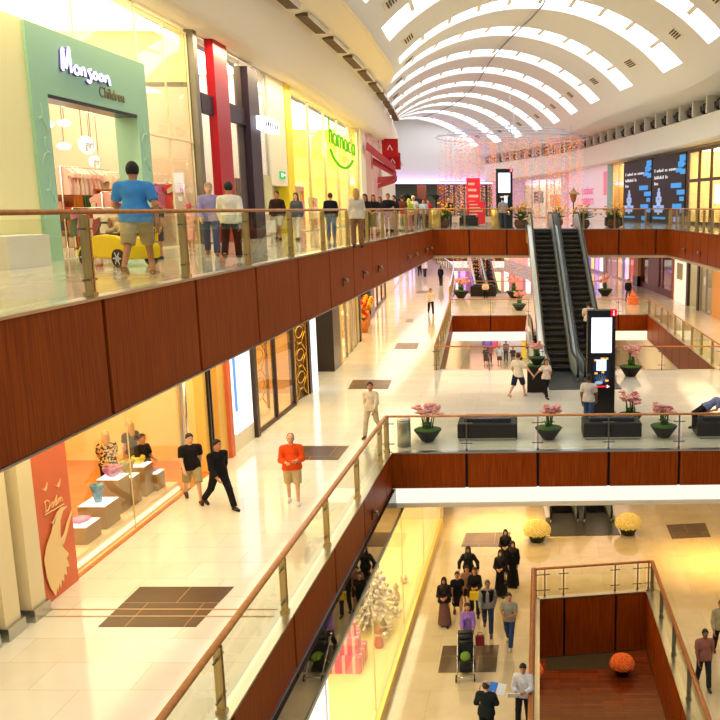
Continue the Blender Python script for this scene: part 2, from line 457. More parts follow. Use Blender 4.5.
balustrade(E1F, Z1, -1, st, 'glass balustrade in front of the black benches and orchid bowls', h=1.04, postm=M['grey'], pw=.03, pd=.05)
v = [V1[3], V1[0]]; st = stations(v, 3.4, 1.7)
fascia(v, Z1, 1.08, -1, st, .6, coolband)
va = [(-4.5, 36.0), (.1, 36.0)]; vb = [(3.3, 36.0), (7.85, 36.0)]
balustrade(va, Z1, 1, stations(va, 2.3, 2.3), 'glass balustrade behind the walking couple, left of the escalator foot', h=1.04, postm=M['grey'], pw=.03, pd=.05)
balustrade(vb, Z1, 1, stations(vb, 2.3, 2.0), 'glass balustrade behind the black kiosk, right of the escalator foot', h=1.04, postm=M['grey'], pw=.03, pd=.05)
v = [V1[0], V1[1]]; st = stations(v, 2.7, 2.7)
fascia(v, Z1, 1.08, -1, st); balustrade(v, Z1, -1, st, 'glass balustrade on the left side of the opening beside the escalators', h=1.04)
v = [V1[1], (-.75, 55.0)]; st = stations(v, 2.6, 2.6)
fascia(v, Z1, 1.08, -1, st, .62, coolband); balustrade(v, Z1, -1, st, 'far glass balustrade left of the escalators, in front of the far bench', h=1.04, postm=M['grey'], pw=.03, pd=.05)
v = [(3.1, 55.2), V1[2]]; st = stations(v, 2.1, 2.1)
fascia(v, Z1, 1.08, -1, st, .62, warmband); balustrade(v, Z1, -1, st, 'far glass balustrade right of the escalators, in front of the orange desk', h=1.04, postm=M['grey'], pw=.03, pd=.05)
v = [V1[2], V1[3]]; st = stations(v, 2.2, 2.2)
fascia(v, Z1, 1.6, -1, st); balustrade(v, Z1, -1, st, 'glass balustrade with brass posts along the middle-level right walkway', h=1.04)
v = [(-.75, 55.0), (-.75, 48), (3.1, 48), (3.1, 55.2)]
fascia(v, Z1, 1.08, -1, stations(v, 2.6, 2.6))
st = stations(RIM, 3, 3); fascia(RIM, Z1, .9, -1, st, .3, glow('violet_cove', (206, 160, 255), 1.6))
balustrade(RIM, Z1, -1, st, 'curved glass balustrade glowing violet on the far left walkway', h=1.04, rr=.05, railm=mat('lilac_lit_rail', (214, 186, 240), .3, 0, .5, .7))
v = [(-6.9, 69), (4.6, 69)]; st = stations(v, 2.4, 2.4); fascia(v, Z1, 1.08, 1, st)
balustrade(v, Z1, 1, st, 'distant glass balustrade behind the far dark bench', h=1.04, clamps=False, postm=M['grey'], pw=.05, pd=.05)
v = [(-15, 117), (-5, 117)]; st = stations(v, 2.5, 2.5); fascia(v, Z1 + 1.2, 1.5, -1, st, .9, coolband)
# lower void
v = [V0[0], V0[1]]; st = stations(v, 3.1, 2.6)
fascia(v, Z0, 2.1, -1, st); balustrade(v, Z0, -1, st, 'red wooden handrail on the left side of the bottom opening', h=1.0, railm=M['rail0'], rr=.08, postm=M['grey'], inset=.1)
v = [V0[1], V0[2]]; st = [0, .3, .95, 2.75, 3.55, along(v)[-1]]
fascia(v, Z0, 2.15, -1, [0, .95, 2.75, along(v)[-1]]); balustrade(v, Z0, -1, st, 'red wooden handrail at the back of the bottom opening', h=1.0, railm=M['rail0'], rr=.055, postm=M['grey'], pw=.03, pd=.05, inset=.1)
v = [V0[2], V0[3]]; st = stations(v, 2.3, 2.0)
fascia(v, Z0, 2.1, -1, st); balustrade(v, Z0, -1, st, 'red wooden handrail on the right side of the bottom opening', h=1.0, railm=M['rail0'], rr=.07, postm=M['grey'], inset=.1)

# ------------------------------------------------------------------ vaulted roof with skylight bands
RV, ZC, LAT = 11.3, .4, 9.1
AMAX = math.asin(LAT / RV); AML = math.asin(8.62 / RV); ASKY = math.asin(8.12 / RV)
def vp(s, a, dr=0):
    p, d = at_len(AX, s); n = Vector((d.y, -d.x))
    q = p + n * ((RV + dr) * math.sin(a)); return (q.x, q.y, ZC + (RV + dr) * math.cos(a))
axl = along(AX)
def s_of_y(y):
    lo, hi = 0, axl[-1]
    for _ in range(40):
        m = (lo + hi) / 2
        if at_len(AX, m)[0].y < y: lo = m
        else: hi = m
    return lo
sc = [s_of_y(51.6) + 8.2 * k for k in range(-7, 9) if 2 < s_of_y(51.6) + 8.2 * k < axl[-1] - 2]
W = 1.5
cuts = sorted(set([0.0, axl[-1]] + [c + e for c in sc for e in (-W, W)] + [c + 4.1 for c in sc]))
cuts = [c for c in cuts if 0 <= c <= axl[-1]]
NP = 10
bw = .009
angs = [-AML] + [-ASKY + 2 * ASKY * k / (NP * 3) for k in range(NP * 3 + 1)] + [AMAX]
vb_ = MB(); V = {}
def vid(i, j):
    if (i, j) not in V:
        V[(i, j)] = len(vb_.v); vb_.v.append(vp(cuts[i], angs[j]))
    return V[(i, j)]
rev = MB()
for i in range(len(cuts) - 1):
    mid = (cuts[i] + cuts[i + 1]) / 2; insky = any(abs(mid - c) < W * .99 for c in sc)
    for j in range(len(angs) - 1):
        if insky and 1 <= j <= NP * 3: continue
        vb_.f.append((vid(i, j), vid(i, j + 1), vid(i + 1, j + 1), vid(i + 1, j))); vb_.m.append(0); vb_.s.append(True)
for c in sc:                                          # reveals round each band, standing up to the glass
    for j in range(1, NP * 3 + 1):
        for sg in (-1, 1):
            rev.add([vp(c + sg * W, angs[j]), vp(c + sg * W, angs[j + 1]), vp(c + sg * W, angs[j + 1], .16), vp(c + sg * W, angs[j], .16)], [(0, 1, 2, 3)])
    for j in (1, NP * 3 + 1):
        rev.add([vp(c - W, angs[j]), vp(c + W, angs[j]), vp(c + W, angs[j], .16), vp(c - W, angs[j], .16)], [(0, 1, 2, 3)])
vault = struct(vb_.build('ceiling', M['white']))
struct(rev.build('ceiling', M['white']))
sky = glow('daylit_skylight', (232, 243, 255), 2.8)
for k, c in enumerate(sc):
    o = bpy.data.objects.new('window_%d' % (k + 1), None); COL.objects.link(o); struct(o)
    pz = vp(c, 0); o.location = pz
    for n in range(NP):
        a0 = -ASKY + 2 * ASKY * n / NP; pm = MB()
        for q in range(3):
            x0, x1 = a0 + 2 * ASKY / NP * q / 3, a0 + 2 * ASKY / NP * (q + 1) / 3
            pm.add([vp(c - W, x0, .14), vp(c + W, x0, .14), vp(c + W, x1, .14), vp(c - W, x1, .14)], [(0, 1, 2, 3)])
        pm.build('skylight_pane', sky, o, world=True)
        if n:
            b = MB()
            A = [vp(c + (-W if sg < 0 else .2 * W), a0 + e * bw, dr) for dr in (.02, .15) for (sg, e) in ((-1, -1), (1, -1), (1, 1), (-1, 1))]
            b.add(A, [(3, 2, 1, 0), (4, 5, 6, 7), (0, 1, 5, 4), (1, 2, 6, 5), (2, 3, 7, 6), (3, 0, 4, 7)])
            b.build('glazing_bar', M['cream'], o, world=True)
# square air outlets between the bands
for k, c in enumerate(sc[5:]):
    for a, wz in ((.66, 'right'), (-.72, 'left')):
        s0 = c + 4.1
        if s0 > axl[-1] - 2: continue
        b = MB(); q = [vp(s0 + x, a + y, dr) for dr in (-.04, .05) for (x, y) in ((-.7, -.035), (.7, -.035), (.7, .035), (-.7, .035))]
        b.add(q, [(3, 2, 1, 0), (4, 5, 6, 7), (0, 1, 5, 4), (1, 2, 6, 5), (2, 3, 7, 6), (3, 0, 4, 7)])
        L = Vector(vp(s0, a))
        t = thing('ceiling_vent', 'small square air outlet in the vault between skylight bands, %s side' % wz, 'vent', L, 0, 'air outlets on the %s side of the vault' % wz)
        b.build('vent_frame', M['cream'], t, world=True)
        g = MB()
        for y in (-.02, -.007, .006, .019):
            q = [vp(s0 + x, a + y + e, dr) for dr in (-.07, -.03) for (x, e) in ((-.55, 0), (.55, 0), (.55, .007), (-.55, .007))]
            g.add(q, [(3, 2, 1, 0), (4, 5, 6, 7), (0, 1, 5, 4), (1, 2, 6, 5), (2, 3, 7, 6), (3, 0, 4, 7)])
        g.build('grille', mat('vent_dark', (70, 62, 50), .7), t, world=True)
rp = [vp(s, .015, -.12) for s in np.linspace(2, axl[-1] - 1, 40)]
struct(MB().tube(rp, .05, 6).build('trim_3', M['grey']))
# left bulkhead sweeping over the shopfronts, with a row of dark air slots along its top
def loft(rows, name, m, smooth=True, close=False):
    b = MB(); n = len(rows[0])
    vs = [p for r in rows for p in r]; fs = []
    for i in range(len(rows) - 1):
        for j in range(n - 1): fs.append((i * n + j, i * n + j + 1, (i + 1) * n + j + 1, (i + 1) * n + j))
    b.add(vs, fs, 0, smooth); return struct(b.build(name, m))
def xat(poly, y):
    for a, c in zip(poly, poly[1:]):
        if a[1] <= y <= c[1]: return a[0] + (c[0] - a[0]) * (y - a[1]) / (c[1] - a[1])
    return poly[0][0] if y < poly[0][1] else poly[-1][0]
EDGE = [vp(s, -AML)[:2] for s in np.linspace(0, axl[-1], 120)]
ZE = vp(0, -AML)[2]
rows = []
for i in range(91):
    y = -11 + (112 + 11) * i / 90
    w0, b0, s0, v0 = xat(LW2, y), xat(BH, y), xat(SL, y), xat(EDGE, y)
    r = [(w0 - .6, y, 5.42), (b0, y, 5.4)]
    for k in range(1, 7):
        t = k / 6; r.append((b0 + (s0 - b0) * t + .12 * math.sin(math.pi * t), y, 5.4 + 2.0 * t))
    r.append(((s0 + v0) / 2, y, 7.62)); r.append((v0 + .15, y, ZE + .03))
    rows.append(r)
loft(rows, 'ceiling', M['cream'])
for k in range(10):
    y0 = 30 + k * 4.6
    b = MB(); A = [(xat(SL, y0) + .12, y0), (xat(SL, y0 + 3.4) + .12, y0 + 3.4), (xat(SL, y0 + 3.4) + .62, y0 + 3.4), (xat(SL, y0) + .62, y0)]
    b.prism(A, 7.36, 7.5)
    t = thing('air_slot', 'long dark air slot along the top of the left bulkhead', 'vent', (xat(SL, y0) + .3, y0, 7.4), 0, 'air slots along the left bulkhead')
    b.build('slot_shade_block', mat('slot_shadow', (110, 84, 54), .8), t, world=True)  # solid block, the shade inside the slot is put into its colour
    g = MB(); g.prism([(A[3][0], A[3][1]), (A[2][0], A[2][1]), (A[2][0] + .06, A[2][1]), (A[3][0] + .06, A[3][1])], 7.33, 7.5); g.build('slot_edge', M['white'], t, world=True)
# right cornice: white fascia over the shops with a row of niches above it
rows = []; nichebk = MB()
LR = along(RW2)[-1]
def rwp(s, off): # a plan point off the right wall towards the hall
    p, d = at_len(RW2, s); n = Vector((-d.y, d.x)); return p + n * off
NR = 70
for i in range(NR + 1):
    s = LR * i / NR
    a, b_, c_ = rwp(s, 0), rwp(s, .9), rwp(s, 1.0)
    zf = 4.3 - .9 * (s / LR) ** 2; rows.append([(a.x, a.y, zf), (b_.x, b_.y, zf), (c_.x, c_.y, zf + .1), (rwp(s, .75).x, rwp(s, .75).y, 5.9), (rwp(s, -.5).x, rwp(s, -.5).y, 5.95)])
loft(rows, 'ceiling', M['white'], False)
rows = []
for i in range(NR + 1):                               # the vault's right springing
    s = LR * i / NR; p = rwp(s, 1.4); q = vp(s_of_y(p.y), AMAX); e = rwp(s, .65); k = rwp(s, -.6)
    rows.append([(k.x, k.y, 5.95), (k.x, k.y, 7.0), (e.x, e.y, 7.0), (q[0], q[1], 7.0), (q[0] - .25, q[1], 7.05)])
loft(rows, 'ceiling', M['white'], False)
s = 1.0; k = 0
while s < LR - 2:
    p, d = at_len(RW2, s); an = math.atan2(d.y, d.x); c = rwp(s, .05)
    struct(MB().obox((c.x, c.y, 6.48), (.2, 1.5, 1.06), an).build('trim_4', M['white']))
    if p.y > 40:
        c = rwp(s + 1.3, .1)
        t = thing('spotlight_cluster', 'black cluster of spotlights in a niche above the right shops', 'spotlight', (c.x, c.y, 5.95), an, 'spotlight clusters in the cornice niches')
        MB().box(-.75, -.1, 0, .75, .1, .12).build('mounting_bar', M['black'], t)
        for q in range(3):
            x = -.5 + q * .5
            MB().tube([(x, 0, .1), (x, .1, .32)], .04, 6).lathe([(.1, -.3), (.32, -.18), (.37, .18), (.25, .26)], (x, .12, .4 + .12 * (q % 2)), 10).build('lamp_head', M['black'], t)
    s += 2.6; k += 1
# end wall closing the vault, violet cove beneath it, dark food hall behind
wall = MB(); pts = [(-31, 118, 3.6), (-2, 119.5, 3.6), (-2, 119.5, 12.6), (-31, 118, 12.6)]
wall.prism([(-31, 118), (-3, 119.5), (-3, 120), (-31, 118.5)], 3.6, 12.8); struct(wall.build('wall_far', M['white']))
struct(MB().prism([(-31, 117.4), (-3, 118.9), (-3, 119.6), (-31, 118.1)], 3.3, 3.62).build('trim_5', glow('violet_cove', (206, 160, 255), 6)))
struct(MB().box(-34, 136, Z2, 8, 136.5, 6).build('wall_back', mat('teal_grey_wall', (120, 132, 118), .8)))
struct(MB().box(-34, 118.3, 3.5, 8, 136, 3.6).build('ceiling', M['grey']))
for px in (392, 432, 451):
    p = G(px, 209, -.16) if False else None
for X in (-25.5, -17.2, -14.3):
    struct(MB().box(X - .6, 124, Z2, X + .6, 125.2, 3.5).build('trim_6', mat('copper_column', (150, 84, 44), .5)))
area('hall_fill', (-18, 126, 3.3), 22, 900, (255, 236, 210), sy=10)  # unseen area lamp added to brighten the dark food hall
# walls at the sides
def wallrun(name, poly, z0, z1, m, th=.25, side=1):
    b = MB(); rows = []
    for a, c in zip(poly, poly[1:]):
        d = (Vector(c) - Vector(a)).normalized(); n = Vector((-d.y, d.x)) * side
        b.prism([tuple(a), tuple(c), tuple(Vector(c) + n * th), tuple(Vector(a) + n * th)], z0, z1)
    return struct(b.build(name, m))
wallrun('wall_right', [(p[0] + .5, p[1]) for p in RW2], 3.9, 7.1, M['cream'], .3, -1)
# ------------------------------------------------------------------ escalators
M['estep'] = mat('escalator_tread', (30, 30, 30), .5, 0)
M['eedge'] = mat('step_edge_yellow', (96, 84, 56), .6)
M['skirt'] = mat('escalator_steel', (214, 222, 214), .35, .4)
def escalator(x, y, rise, zb, label, group, full=True, run_scale=1.0, rz=4.1):
    root = thing('escalator', label, 'escalator', (x, y, zb), R(rz), group)
    run = rise / math.tan(R(30)); A = 2.0; B = A + run; C = B + 2.2
    def zp(q): return 0 if q < A else (rise if q > B else (q - A) * math.tan(R(30)))
    ys = [0, A - .5, A - .15, A + .25] + [A + run * k / 6 for k in range(1, 6)] + [B - .25, B + .15, B + .5, C]
    if not full: ys = [0, A - .5, A - .15, A + .25, A + run * .3]
    E = ys[-1]
    st = MB(); st.box(-.5, 0, -.1, .5, .4, 0, 0); st.box(-.5, -.004, -.02, .5, .01, .003, 1)
    for g in range(11): st.box(-.48 + g * .094, .02, 0, -.46 + g * .094, .4, .006, 0)
    q = .9; first = None
    while q < E - .9:
        rel = zp(q + .2)
        if first is None:
            first = st.build('step', [M['estep'], M['eedge']], root, (0, q, rel)); 
        else:
            c = first.copy(); COL.objects.link(c); c.parent = root; c.location = (0, q, rel)
        q += .4
    pl = MB().box(-.708, -1.6, -.02, .708, .95, .012).build('floor_plate', mat('plate_grey', (84, 82, 76), .35, .6), root)
    if full: MB().box(-.708, E - .9, rise - .02, .708, E + .3, rise + .012).build('floor_plate', mat('plate_grey', (84, 82, 76), .35, .6), root)
    for sx in (-1, 1):
        b = MB()
        for a, c in zip(ys, ys[1:]):
            for (x0, x1, h0, h1) in ((.53, .60, -.15, .82),):
                b.add([(sx * x0, a, zp(a) + h0), (sx * x1, a, zp(a) + h0), (sx * x1, a, zp(a) + h1), (sx * x0, a, zp(a) + h1),
                       (sx * x0, c, zp(c) + h0), (sx * x1, c, zp(c) + h0), (sx * x1, c, zp(c) + h1), (sx * x0, c, zp(c) + h1)],
                      [(0, 1, 2, 3), (7, 6, 5, 4), (0, 4, 5, 1), (1, 5, 6, 2), (2, 6, 7, 3), (3, 7, 4, 0)])
        b.lathe([(.01, -.035), (.46, -.03), (.46, .03), (.01, .035)], (0, 0, 0), 16)
        n = len(b.v) - 64
        b.v[n:] = [(sx * .565 + v[2], v[0] * .55 + .02, v[1] + .38) for v in b.v[n:]]
        b.build('balustrade_panel', M['skirt'], root)
        d = MB()
        for a, c in zip(ys, ys[1:]):
            for (x0, x1, h0, h1) in ((.6, .76, -.2, .18), (.5, .535, -.2, .12)):
                d.add([(sx * x0, a, zp(a) + h0), (sx * x1, a, zp(a) + h0), (sx * x1, a, zp(a) + h1), (sx * x0, a, zp(a) + h1 + .05),
                       (sx * x0, c, zp(c) + h0), (sx * x1, c, zp(c) + h0), (sx * x1, c, zp(c) + h1), (sx * x0, c, zp(c) + h1 + .05)],
                      [(0, 1, 2, 3), (7, 6, 5, 4), (0, 4, 5, 1), (1, 5, 6, 2), (2, 6, 7, 3), (3, 7, 4, 0)])
        d.build('steel_deck', M['steel'], root)
        pts = [(sx * .565, .35, .02), (sx * .565, 0, .05), (sx * .565, -.22, .25), (sx * .565, -.26, .5), (sx * .565, -.12, .78), (sx * .565, .12, .88)]
        pts += [(sx * .565, a, zp(a) + .88) for a in ys[1:-1]]
        if full: pts += [(sx * .565, E - .1, rise + .88), (sx * .565, E + .15, rise + .76), (sx * .565, E + .25, rise + .45), (sx * .565, E + .15, rise + .12)]
        MB().tube(pts, .05, 8).build('handrail', M['rubber'], root)
    t = MB()
    for a, c in zip(ys, ys[1:]):
        if c <= A + .3: continue
        t.add([(s_ * .74, y_, zp(y_) + h) for y_ in (a, c) for h in (-.75, -.2) for s_ in (-1, 1)],
              [(0, 1, 3, 2), (6, 7, 5, 4), (0, 2, 6, 4), (1, 5, 7, 3), (0, 4, 5, 1), (2, 3, 7, 6)])
    t.build('truss', mat('warm_cladding', (206, 176, 128), .4, .3), root)
    return root
ru, rm_ = Z2 - Z1, Z1 - Z0
for k, (dx, w) in enumerate(((0, 'left'), (1.42, 'right'))):
    escalator(.95 + dx, 33.5 + dx * .045, ru, Z1 + .012, '%s escalator of the pair rising from the bridge to the upper floor' % w, 'escalators to the upper floor')
    escalator(1.0 + dx, 33.6 + dx * .045, rm_, Z0, '%s escalator of the pair whose foot stands under the white lit beam' % w, 'escalators on the lower floor')
    escalator(.9 + dx, 33.5 + dx * .045, Z0 - ZB, ZB, '%s escalator whose foot shows at the bottom of the wooden pit' % w, 'escalators in the basement')
# far pair, seen behind the string lights
for px, w in ((472, 'left'), (484, 'right')):
    p = AT(px + 3, 300, 80)
    escalator(p.x + .9, 80, 4.4, Z1 - 1.5, '%s escalator of the distant pair behind the string lights' % w, 'distant escalators', rz=12).scale = (.72, .72, .72)

# ------------------------------------------------------------------ kiosks with screens
def kiosk(x, y, z, h, label, rz=0):
    t = thing('directory_kiosk', label, 'kiosk', (x, y, z), rz)
    b = MB().rbox((0, 0, h / 2), (.95, .34, h), .03); b.box(-.55, -.22, 0, .55, .22, .05); b.build('body', M['black'], t)
    MB().box(-.34, -.19, h * .60, .34, -.165, h * .93).build('upper_screen', glow('screen_white', (225, 232, 255), 2.2), t)
    MB().box(-.38, -.185, h * .585, .38, -.16, h * .945).build('screen_bezel', mat('bezel', (40, 38, 44), .3), t)
    sc_ = MB(); sc_.box(-.27, -.185, h * .3, .27, -.165, h * .56)
    sc_.build('lower_screen', mat('screen_dark_blue', (26, 34, 60), .2, 0, .5, .4), t)
    g = MB(); g.box(-.16, -.192, h * .43, .17, -.183, h * .535); g.build('screen_picture', glow('screen_cyan', (190, 230, 255), 2.0), t)
    o_ = MB()
    for (a, c, e) in ((-.24, .53, .05), (-.02, .545, .09), (.15, .545, .05), (-.22, .405, .06), (.02, .415, .05), (.14, .335, .07)):
        o_.box(a, -.193, h * c - .03, a + e * 1.6, -.184, h * c + .03)
    o_.build('screen_icons', glow('screen_orange', (255, 170, 70), 1.6), t)
    f = MB()
    for k in range(7):
        a = R(35 + k * 18); f.bar((.0, -.188, h * .315), (.24 * math.cos(a), -.188, h * .315 + .3 * math.sin(a)), .012, .006)
    f.ell((-.08, -.187, h * .315), (.14, .006, .06), 10); f.build('screen_fan', glow('screen_pale', (170, 200, 230), .8), t)
    MB().box(-.22, -.19, h * .272, .2, -.165, h * .285).build('arrow_bar', glow('arrow_red', (240, 40, 50), 1.5), t)
    a = MB(); a.add([(.2, -.192, h * .262), (.3, -.192, h * .2785), (.2, -.192, h * .295), (.2, -.17, h * .262), (.3, -.17, h * .2785), (.2, -.17, h * .295)], [(0, 1, 2), (5, 4, 3), (0, 3, 4, 1), (1, 4, 5, 2), (2, 5, 3, 0)])
    a.build('arrow_head', glow('arrow_white', (255, 220, 220), 1.5), t)
    rs = MB().box(.3, -.2, h * .945, .5, .1, h * 1.0); s_ = rs.build('info_sign', glow('info_red', (235, 30, 50), 1.2), t)
    im = MB().box(.385, -.21, h * .952, .415, -.2, h * .98).box(.385, -.21, h * .985, .415, -.2, h * .995); im.build('info_letter', glow('info_white', (255, 240, 240), 1.6), s_)
    return t
x, y = G(600, 414, Z1); kiosk(x, y, Z1, 3.6, 'tall black directory kiosk with glowing screens beside the escalator foot', R(2))
x, y = -2.05, 49.2; kiosk(x, y, Z2, 3.35, 'tall black directory kiosk with a glowing screen on the far upper floor', R(2))

# ------------------------------------------------------------------ planting
def orchid(label, loc, sc_=1.0, seed=1, group='orchid bowls'):
    g = random.Random(seed); t = thing('orchid_planter', label, 'planter', loc, 0, group)
    MB().lathe([(.17, 0), (.19, .02), (.4, .33), (.42, .36), (.4, .37), (.37, .34), (.1, .33)], (0, 0, 0), 22).build('bowl', M['leather'], t)
    MB().lathe([(.375, .34), (.33, .385), (.2, .41), (.02, .42)], (0, 0, 0), 18, wob=lambda a, z: .03 * math.sin(7 * a)).build('moss', M['moss'], t)
    bl = MB(); sm = MB(); lf = MB()
    for k in range(11):
        a = g.uniform(0, 6.28); r0 = g.uniform(.02, .16); r1 = g.uniform(.12, .42); h = g.uniform(.82, 1.08)
        p0 = Vector((r0 * math.cos(a), r0 * math.sin(a), .38)); p2 = Vector((r1 * math.cos(a), r1 * math.sin(a), h)); p1 = (p0 + p2) / 2 + Vector((-.06 * math.cos(a), -.06 * math.sin(a), .12))
        sm.tube([p0, p0 * .7 + p1 * .3 + Vector((0, 0, .05)), p1, p2], [.022, .02, .014, .008], 5)
        for q in range(8):
            c = p1.lerp(p2, .25 + .12 * q) + Vector((g.uniform(-.06, .06), g.uniform(-.06, .06), g.uniform(-.03, .04)))
            for e in range(5):
                th = e * 1.257 + g.random(); n = Vector((math.cos(th), math.sin(th), .35)) * .05
                bl.ell(c + n, (.047, .047, .02), 6, 0, Matrix.Rotation(g.uniform(-.9, .9), 3, 'X') @ Matrix.Rotation(th, 3, 'Z'))
    for k in range(10):
        a = k * .63 + g.uniform(-.2, .2); d = Vector((math.cos(a), math.sin(a), 0)); n = Vector((-d.y, d.x, 0)) * .035
        pts = [d * .05 + Vector((0, 0, .39)), d * .14 + Vector((0, 0, .56)), d * .25 + Vector((0, 0, .52))]
        lf.add([pts[0] - n * .4, pts[0] + n * .4, pts[1] + n, pts[1] - n, pts[2]], [(0, 1, 2, 3), (3, 2, 4)])
    sm.build('flower_stems', M['leaf'], t); lf.build('leaves', M['leaf'], t); bl.build('blossoms', M['pink'], t)
    t.scale = (sc_,) * 3
    return t
for k, (px, py, w) in enumerate(((428, 441, 'left of the first black bench'), (548.5, 439, 'between the two long black benches'), (663.5, 437, 'between the middle bench and the right-edge bench'))):
    x, y = G(px, py, Z1); orchid('pink orchid bowl ' + w, (x, y, Z1), 1.0, 3 + k)
x, y = G(630.5, 425, Z1); orchid('dark bowl of pink orchids behind the middle black bench', (x, y + .1, Z1), .95, 8)
x, y = G(630.5, 376, Z1); orchid('dark bowl of pink orchids right of the kiosk by the back balustrade', (x, y, Z1), 1.15, 9)
x, y = G(537, 391, Z1)
t = thing('planter_box', 'tall black planter box beside the girl at the escalator foot', 'planter', (x, y, Z1))
MB().rbox((0, 0, .5), (.75, .6, 1.0), .04).build('box', M['leather'], t); MB().rbox((0, 0, 1.0), (.68, .53, .08), .03).build('soil', M['moss'], t)
orchid('dark bowl of pink orchids standing on the tall planter box', (x, y, Z1 + 1.04), .8, 10)
for px, py, w in ((461, 298, 'left of the far dark bench'), (514, 298, 'right of the far dark bench'), (605, 296, 'far behind the top right of the escalators')):
    x, y = G(px, py, Z1); orchid('distant bowl of pink orchids ' + w, (x, y, Z1), 1.5, px)
x, y = G(519, 311, Z1); orchid('distant bowl of pink orchids by the left escalator, before the glass', (x, y + .4, Z1), 1.2, 77)
def mums(label, loc, c1, c2, r=.5, seed=2, group='flower mounds'):
    g = random.Random(seed); t = thing('flower_pot', label, 'flowers', loc, 0, group)
    MB().lathe([(.24, 0), (.27, .02), (.38, .32), (.42, .36), (.38, .37)], (0, 0, 0), 20).build('pot', M['black'], t)
    b = MB(); n = 230
    for k in range(n):
        z = 1 - 1.25 * (k + .5) / n; a = k * 2.39996; q = math.sqrt(max(0, 1 - z * z))
        c = Vector((r * q * math.cos(a), r * q * math.sin(a), .46 + r * .72 * z)) * 1.0
        b.ell(c, (.055 + .012 * g.random(),) * 3, 6)
    b.build('blossom_mound', varied('mums_' + str(seed), c1, c2, (1, 1, 1), 10, 2, .8), t)
    MB().ell((0, 0, .44), (r * .93, r * .93, r * .66), 14).build('foliage', M['leaf'], t)
for px, py, w in ((537, 541, 'left'), (628, 534, 'right')):
    x, y = G(px, py, Z0); mums('pot of pale yellow chrysanthemums on the %s of the lower escalator foot' % w, (x, y, Z0), (232, 206, 110), (250, 232, 160), .5, 2)
x, y = G(622, 674, ZB); mums('pot of orange chrysanthemums on the wooden basement floor', (x, y, ZB), (226, 96, 50), (248, 160, 96), .47, 5)
x, y = G(533, 681, ZB); mums('pot of orange chrysanthemums half hidden by the left edge of the pit', (x - .1, y, ZB), (226, 96, 50), (248, 160, 96), .47, 5)
def bush(label, loc, seed, flower=True):
    g = random.Random(seed); t = thing('potted_plant', label, 'plant', loc, 0, 'potted plants along the upper edge')
    MB().lathe([(.26, 0), (.36, .12), (.4, .3), (.34, .46), (.36, .5), (.3, .5)], (0, 0, 0), 14).build('pot', mat('terracotta', (104, 62, 40), .6), t)
    b = MB(); f = MB()
    for k in range(60):
        a = g.uniform(0, 6.28); e = g.uniform(.3, 1.4); l = g.uniform(.5, .95); d = Vector((math.cos(a) * math.cos(e), math.sin(a) * math.cos(e), math.sin(e))); n = Vector((-math.sin(a), math.cos(a), 0)) * .05
        p = Vector((0, 0, .48)); b.add([p, p + d * l * .5 + n, p + d * l + Vector((0, 0, -.08)), p + d * l * .5 - n], [(0, 1, 2, 3)])
        if flower and k % 2 == 0: f.ell(p + d * l * 1.0 + Vector((0, 0, .05)), (.085, .085, .06), 6)
    b.build('foliage', M['leaf'], t)
    if flower: f.build('blooms', varied('marigold', (236, 160, 40), (250, 200, 80), (1, 1, 1), 8, 2, .7), t)
for px, Yq, w in ((443, 50.5, 'at the left end of the far upper edge'), (521, 48.8, 'beside the upper kiosk'), (583, 48.6, 'right of the escalator tops'), (614, 48.6, 'further right along the far upper edge, before the lit shops'), (557, 54, 'between the escalator tops')):
    p = AT(px, 215, Yq); bush('terracotta pot of marigolds ' + w, (p.x, Yq, Z2), px)

# ------------------------------------------------------------------ benches and other furniture
def bench(label, x0, x1, y, z, rz=0, group='black benches', h=.52):
    t = thing('bench', label, 'bench', ((x0 + x1) / 2, y, z), rz, group); w = x1 - x0
    MB().rbox((0, 0, .08 + (h - .08) / 2), (w, .95, h - .08), .05).build('base', M['leather'], t)
    MB().rbox((0, .04, h + .06), (w * .78, .6, .13), .05).build('seat_cushion', M['black'], t)
    MB().box(-w / 2 + .06, -.42, .02, w / 2 - .06, .42, .08).build('plinth', M['steel'], t)
    for sx in (-1, 1): MB().box(sx * (w / 2 - .1) - .03, -.46, 0, sx * (w / 2 - .1) + .03, .46, .08).build('foot', M['steel'], t)
    return t
for a, b_, py, w in ((457, 517, 441, 'long black leather bench on the bridge, left of the middle orchids'), (583, 641.5, 440, 'long black leather bench in front of the black kiosk'), (697, 752, 439, 'black leather bench at the right edge where somebody lies')):
    p = G(a, py, Z1); q = G(b_, py, Z1); bench(w, p[0], q[0], p[1] + .5, Z1, R(1.5))
p = G(471, 297, Z1); q = G(496, 297, Z1); bench('distant dark bench with somebody sitting, by the far glass', p[0], q[0], p[1], Z1, 0, h=.9)
p = AT(460, 222, 52); q = AT(478, 222, 52); bench('dark bench on the far upper floor behind the glass', p.x, q.x, 52, Z2, 0, h=.6)
p = AT(605, 222, 52); q = AT(622, 222, 52); bench('dark bench on the far upper floor near the lit shops', p.x, q.x, 52, Z2, 0, h=.6)
def bin_(label, x, y, z, h=.85, r=.26, m=None):
    t = thing('waste_bin', label, 'bin', (x, y, z), 0, 'waste bins')
    MB().lathe([(r, 0), (r, h - .06), (r * .9, h - .02)], (0, 0, 0), 18).build('drum', m or M['brass'], t)
    MB().lathe([(r * .92, h - .02), (r * 1.04, h), (r * 1.04, h + .03), (r * .7, h + .04)], (0, 0, 0), 18).build('rim', M['steel'], t)
p = AT(497, 222, 49); bin_('brass waste bin left of the upper kiosk', p.x, 49, Z2, 1.1, .33)
p = AT(435, 222, 49.5); bin_('brass waste bin at the far left corner of the upper floor', p.x, 49.5, Z2, 1.1, .33)
p = G(401, 446, Z1); bin_('steel cylinder bin in the corner of the bridge balustrade', p[0] + .1, p[1], Z1, .8, .2, M['steel'])
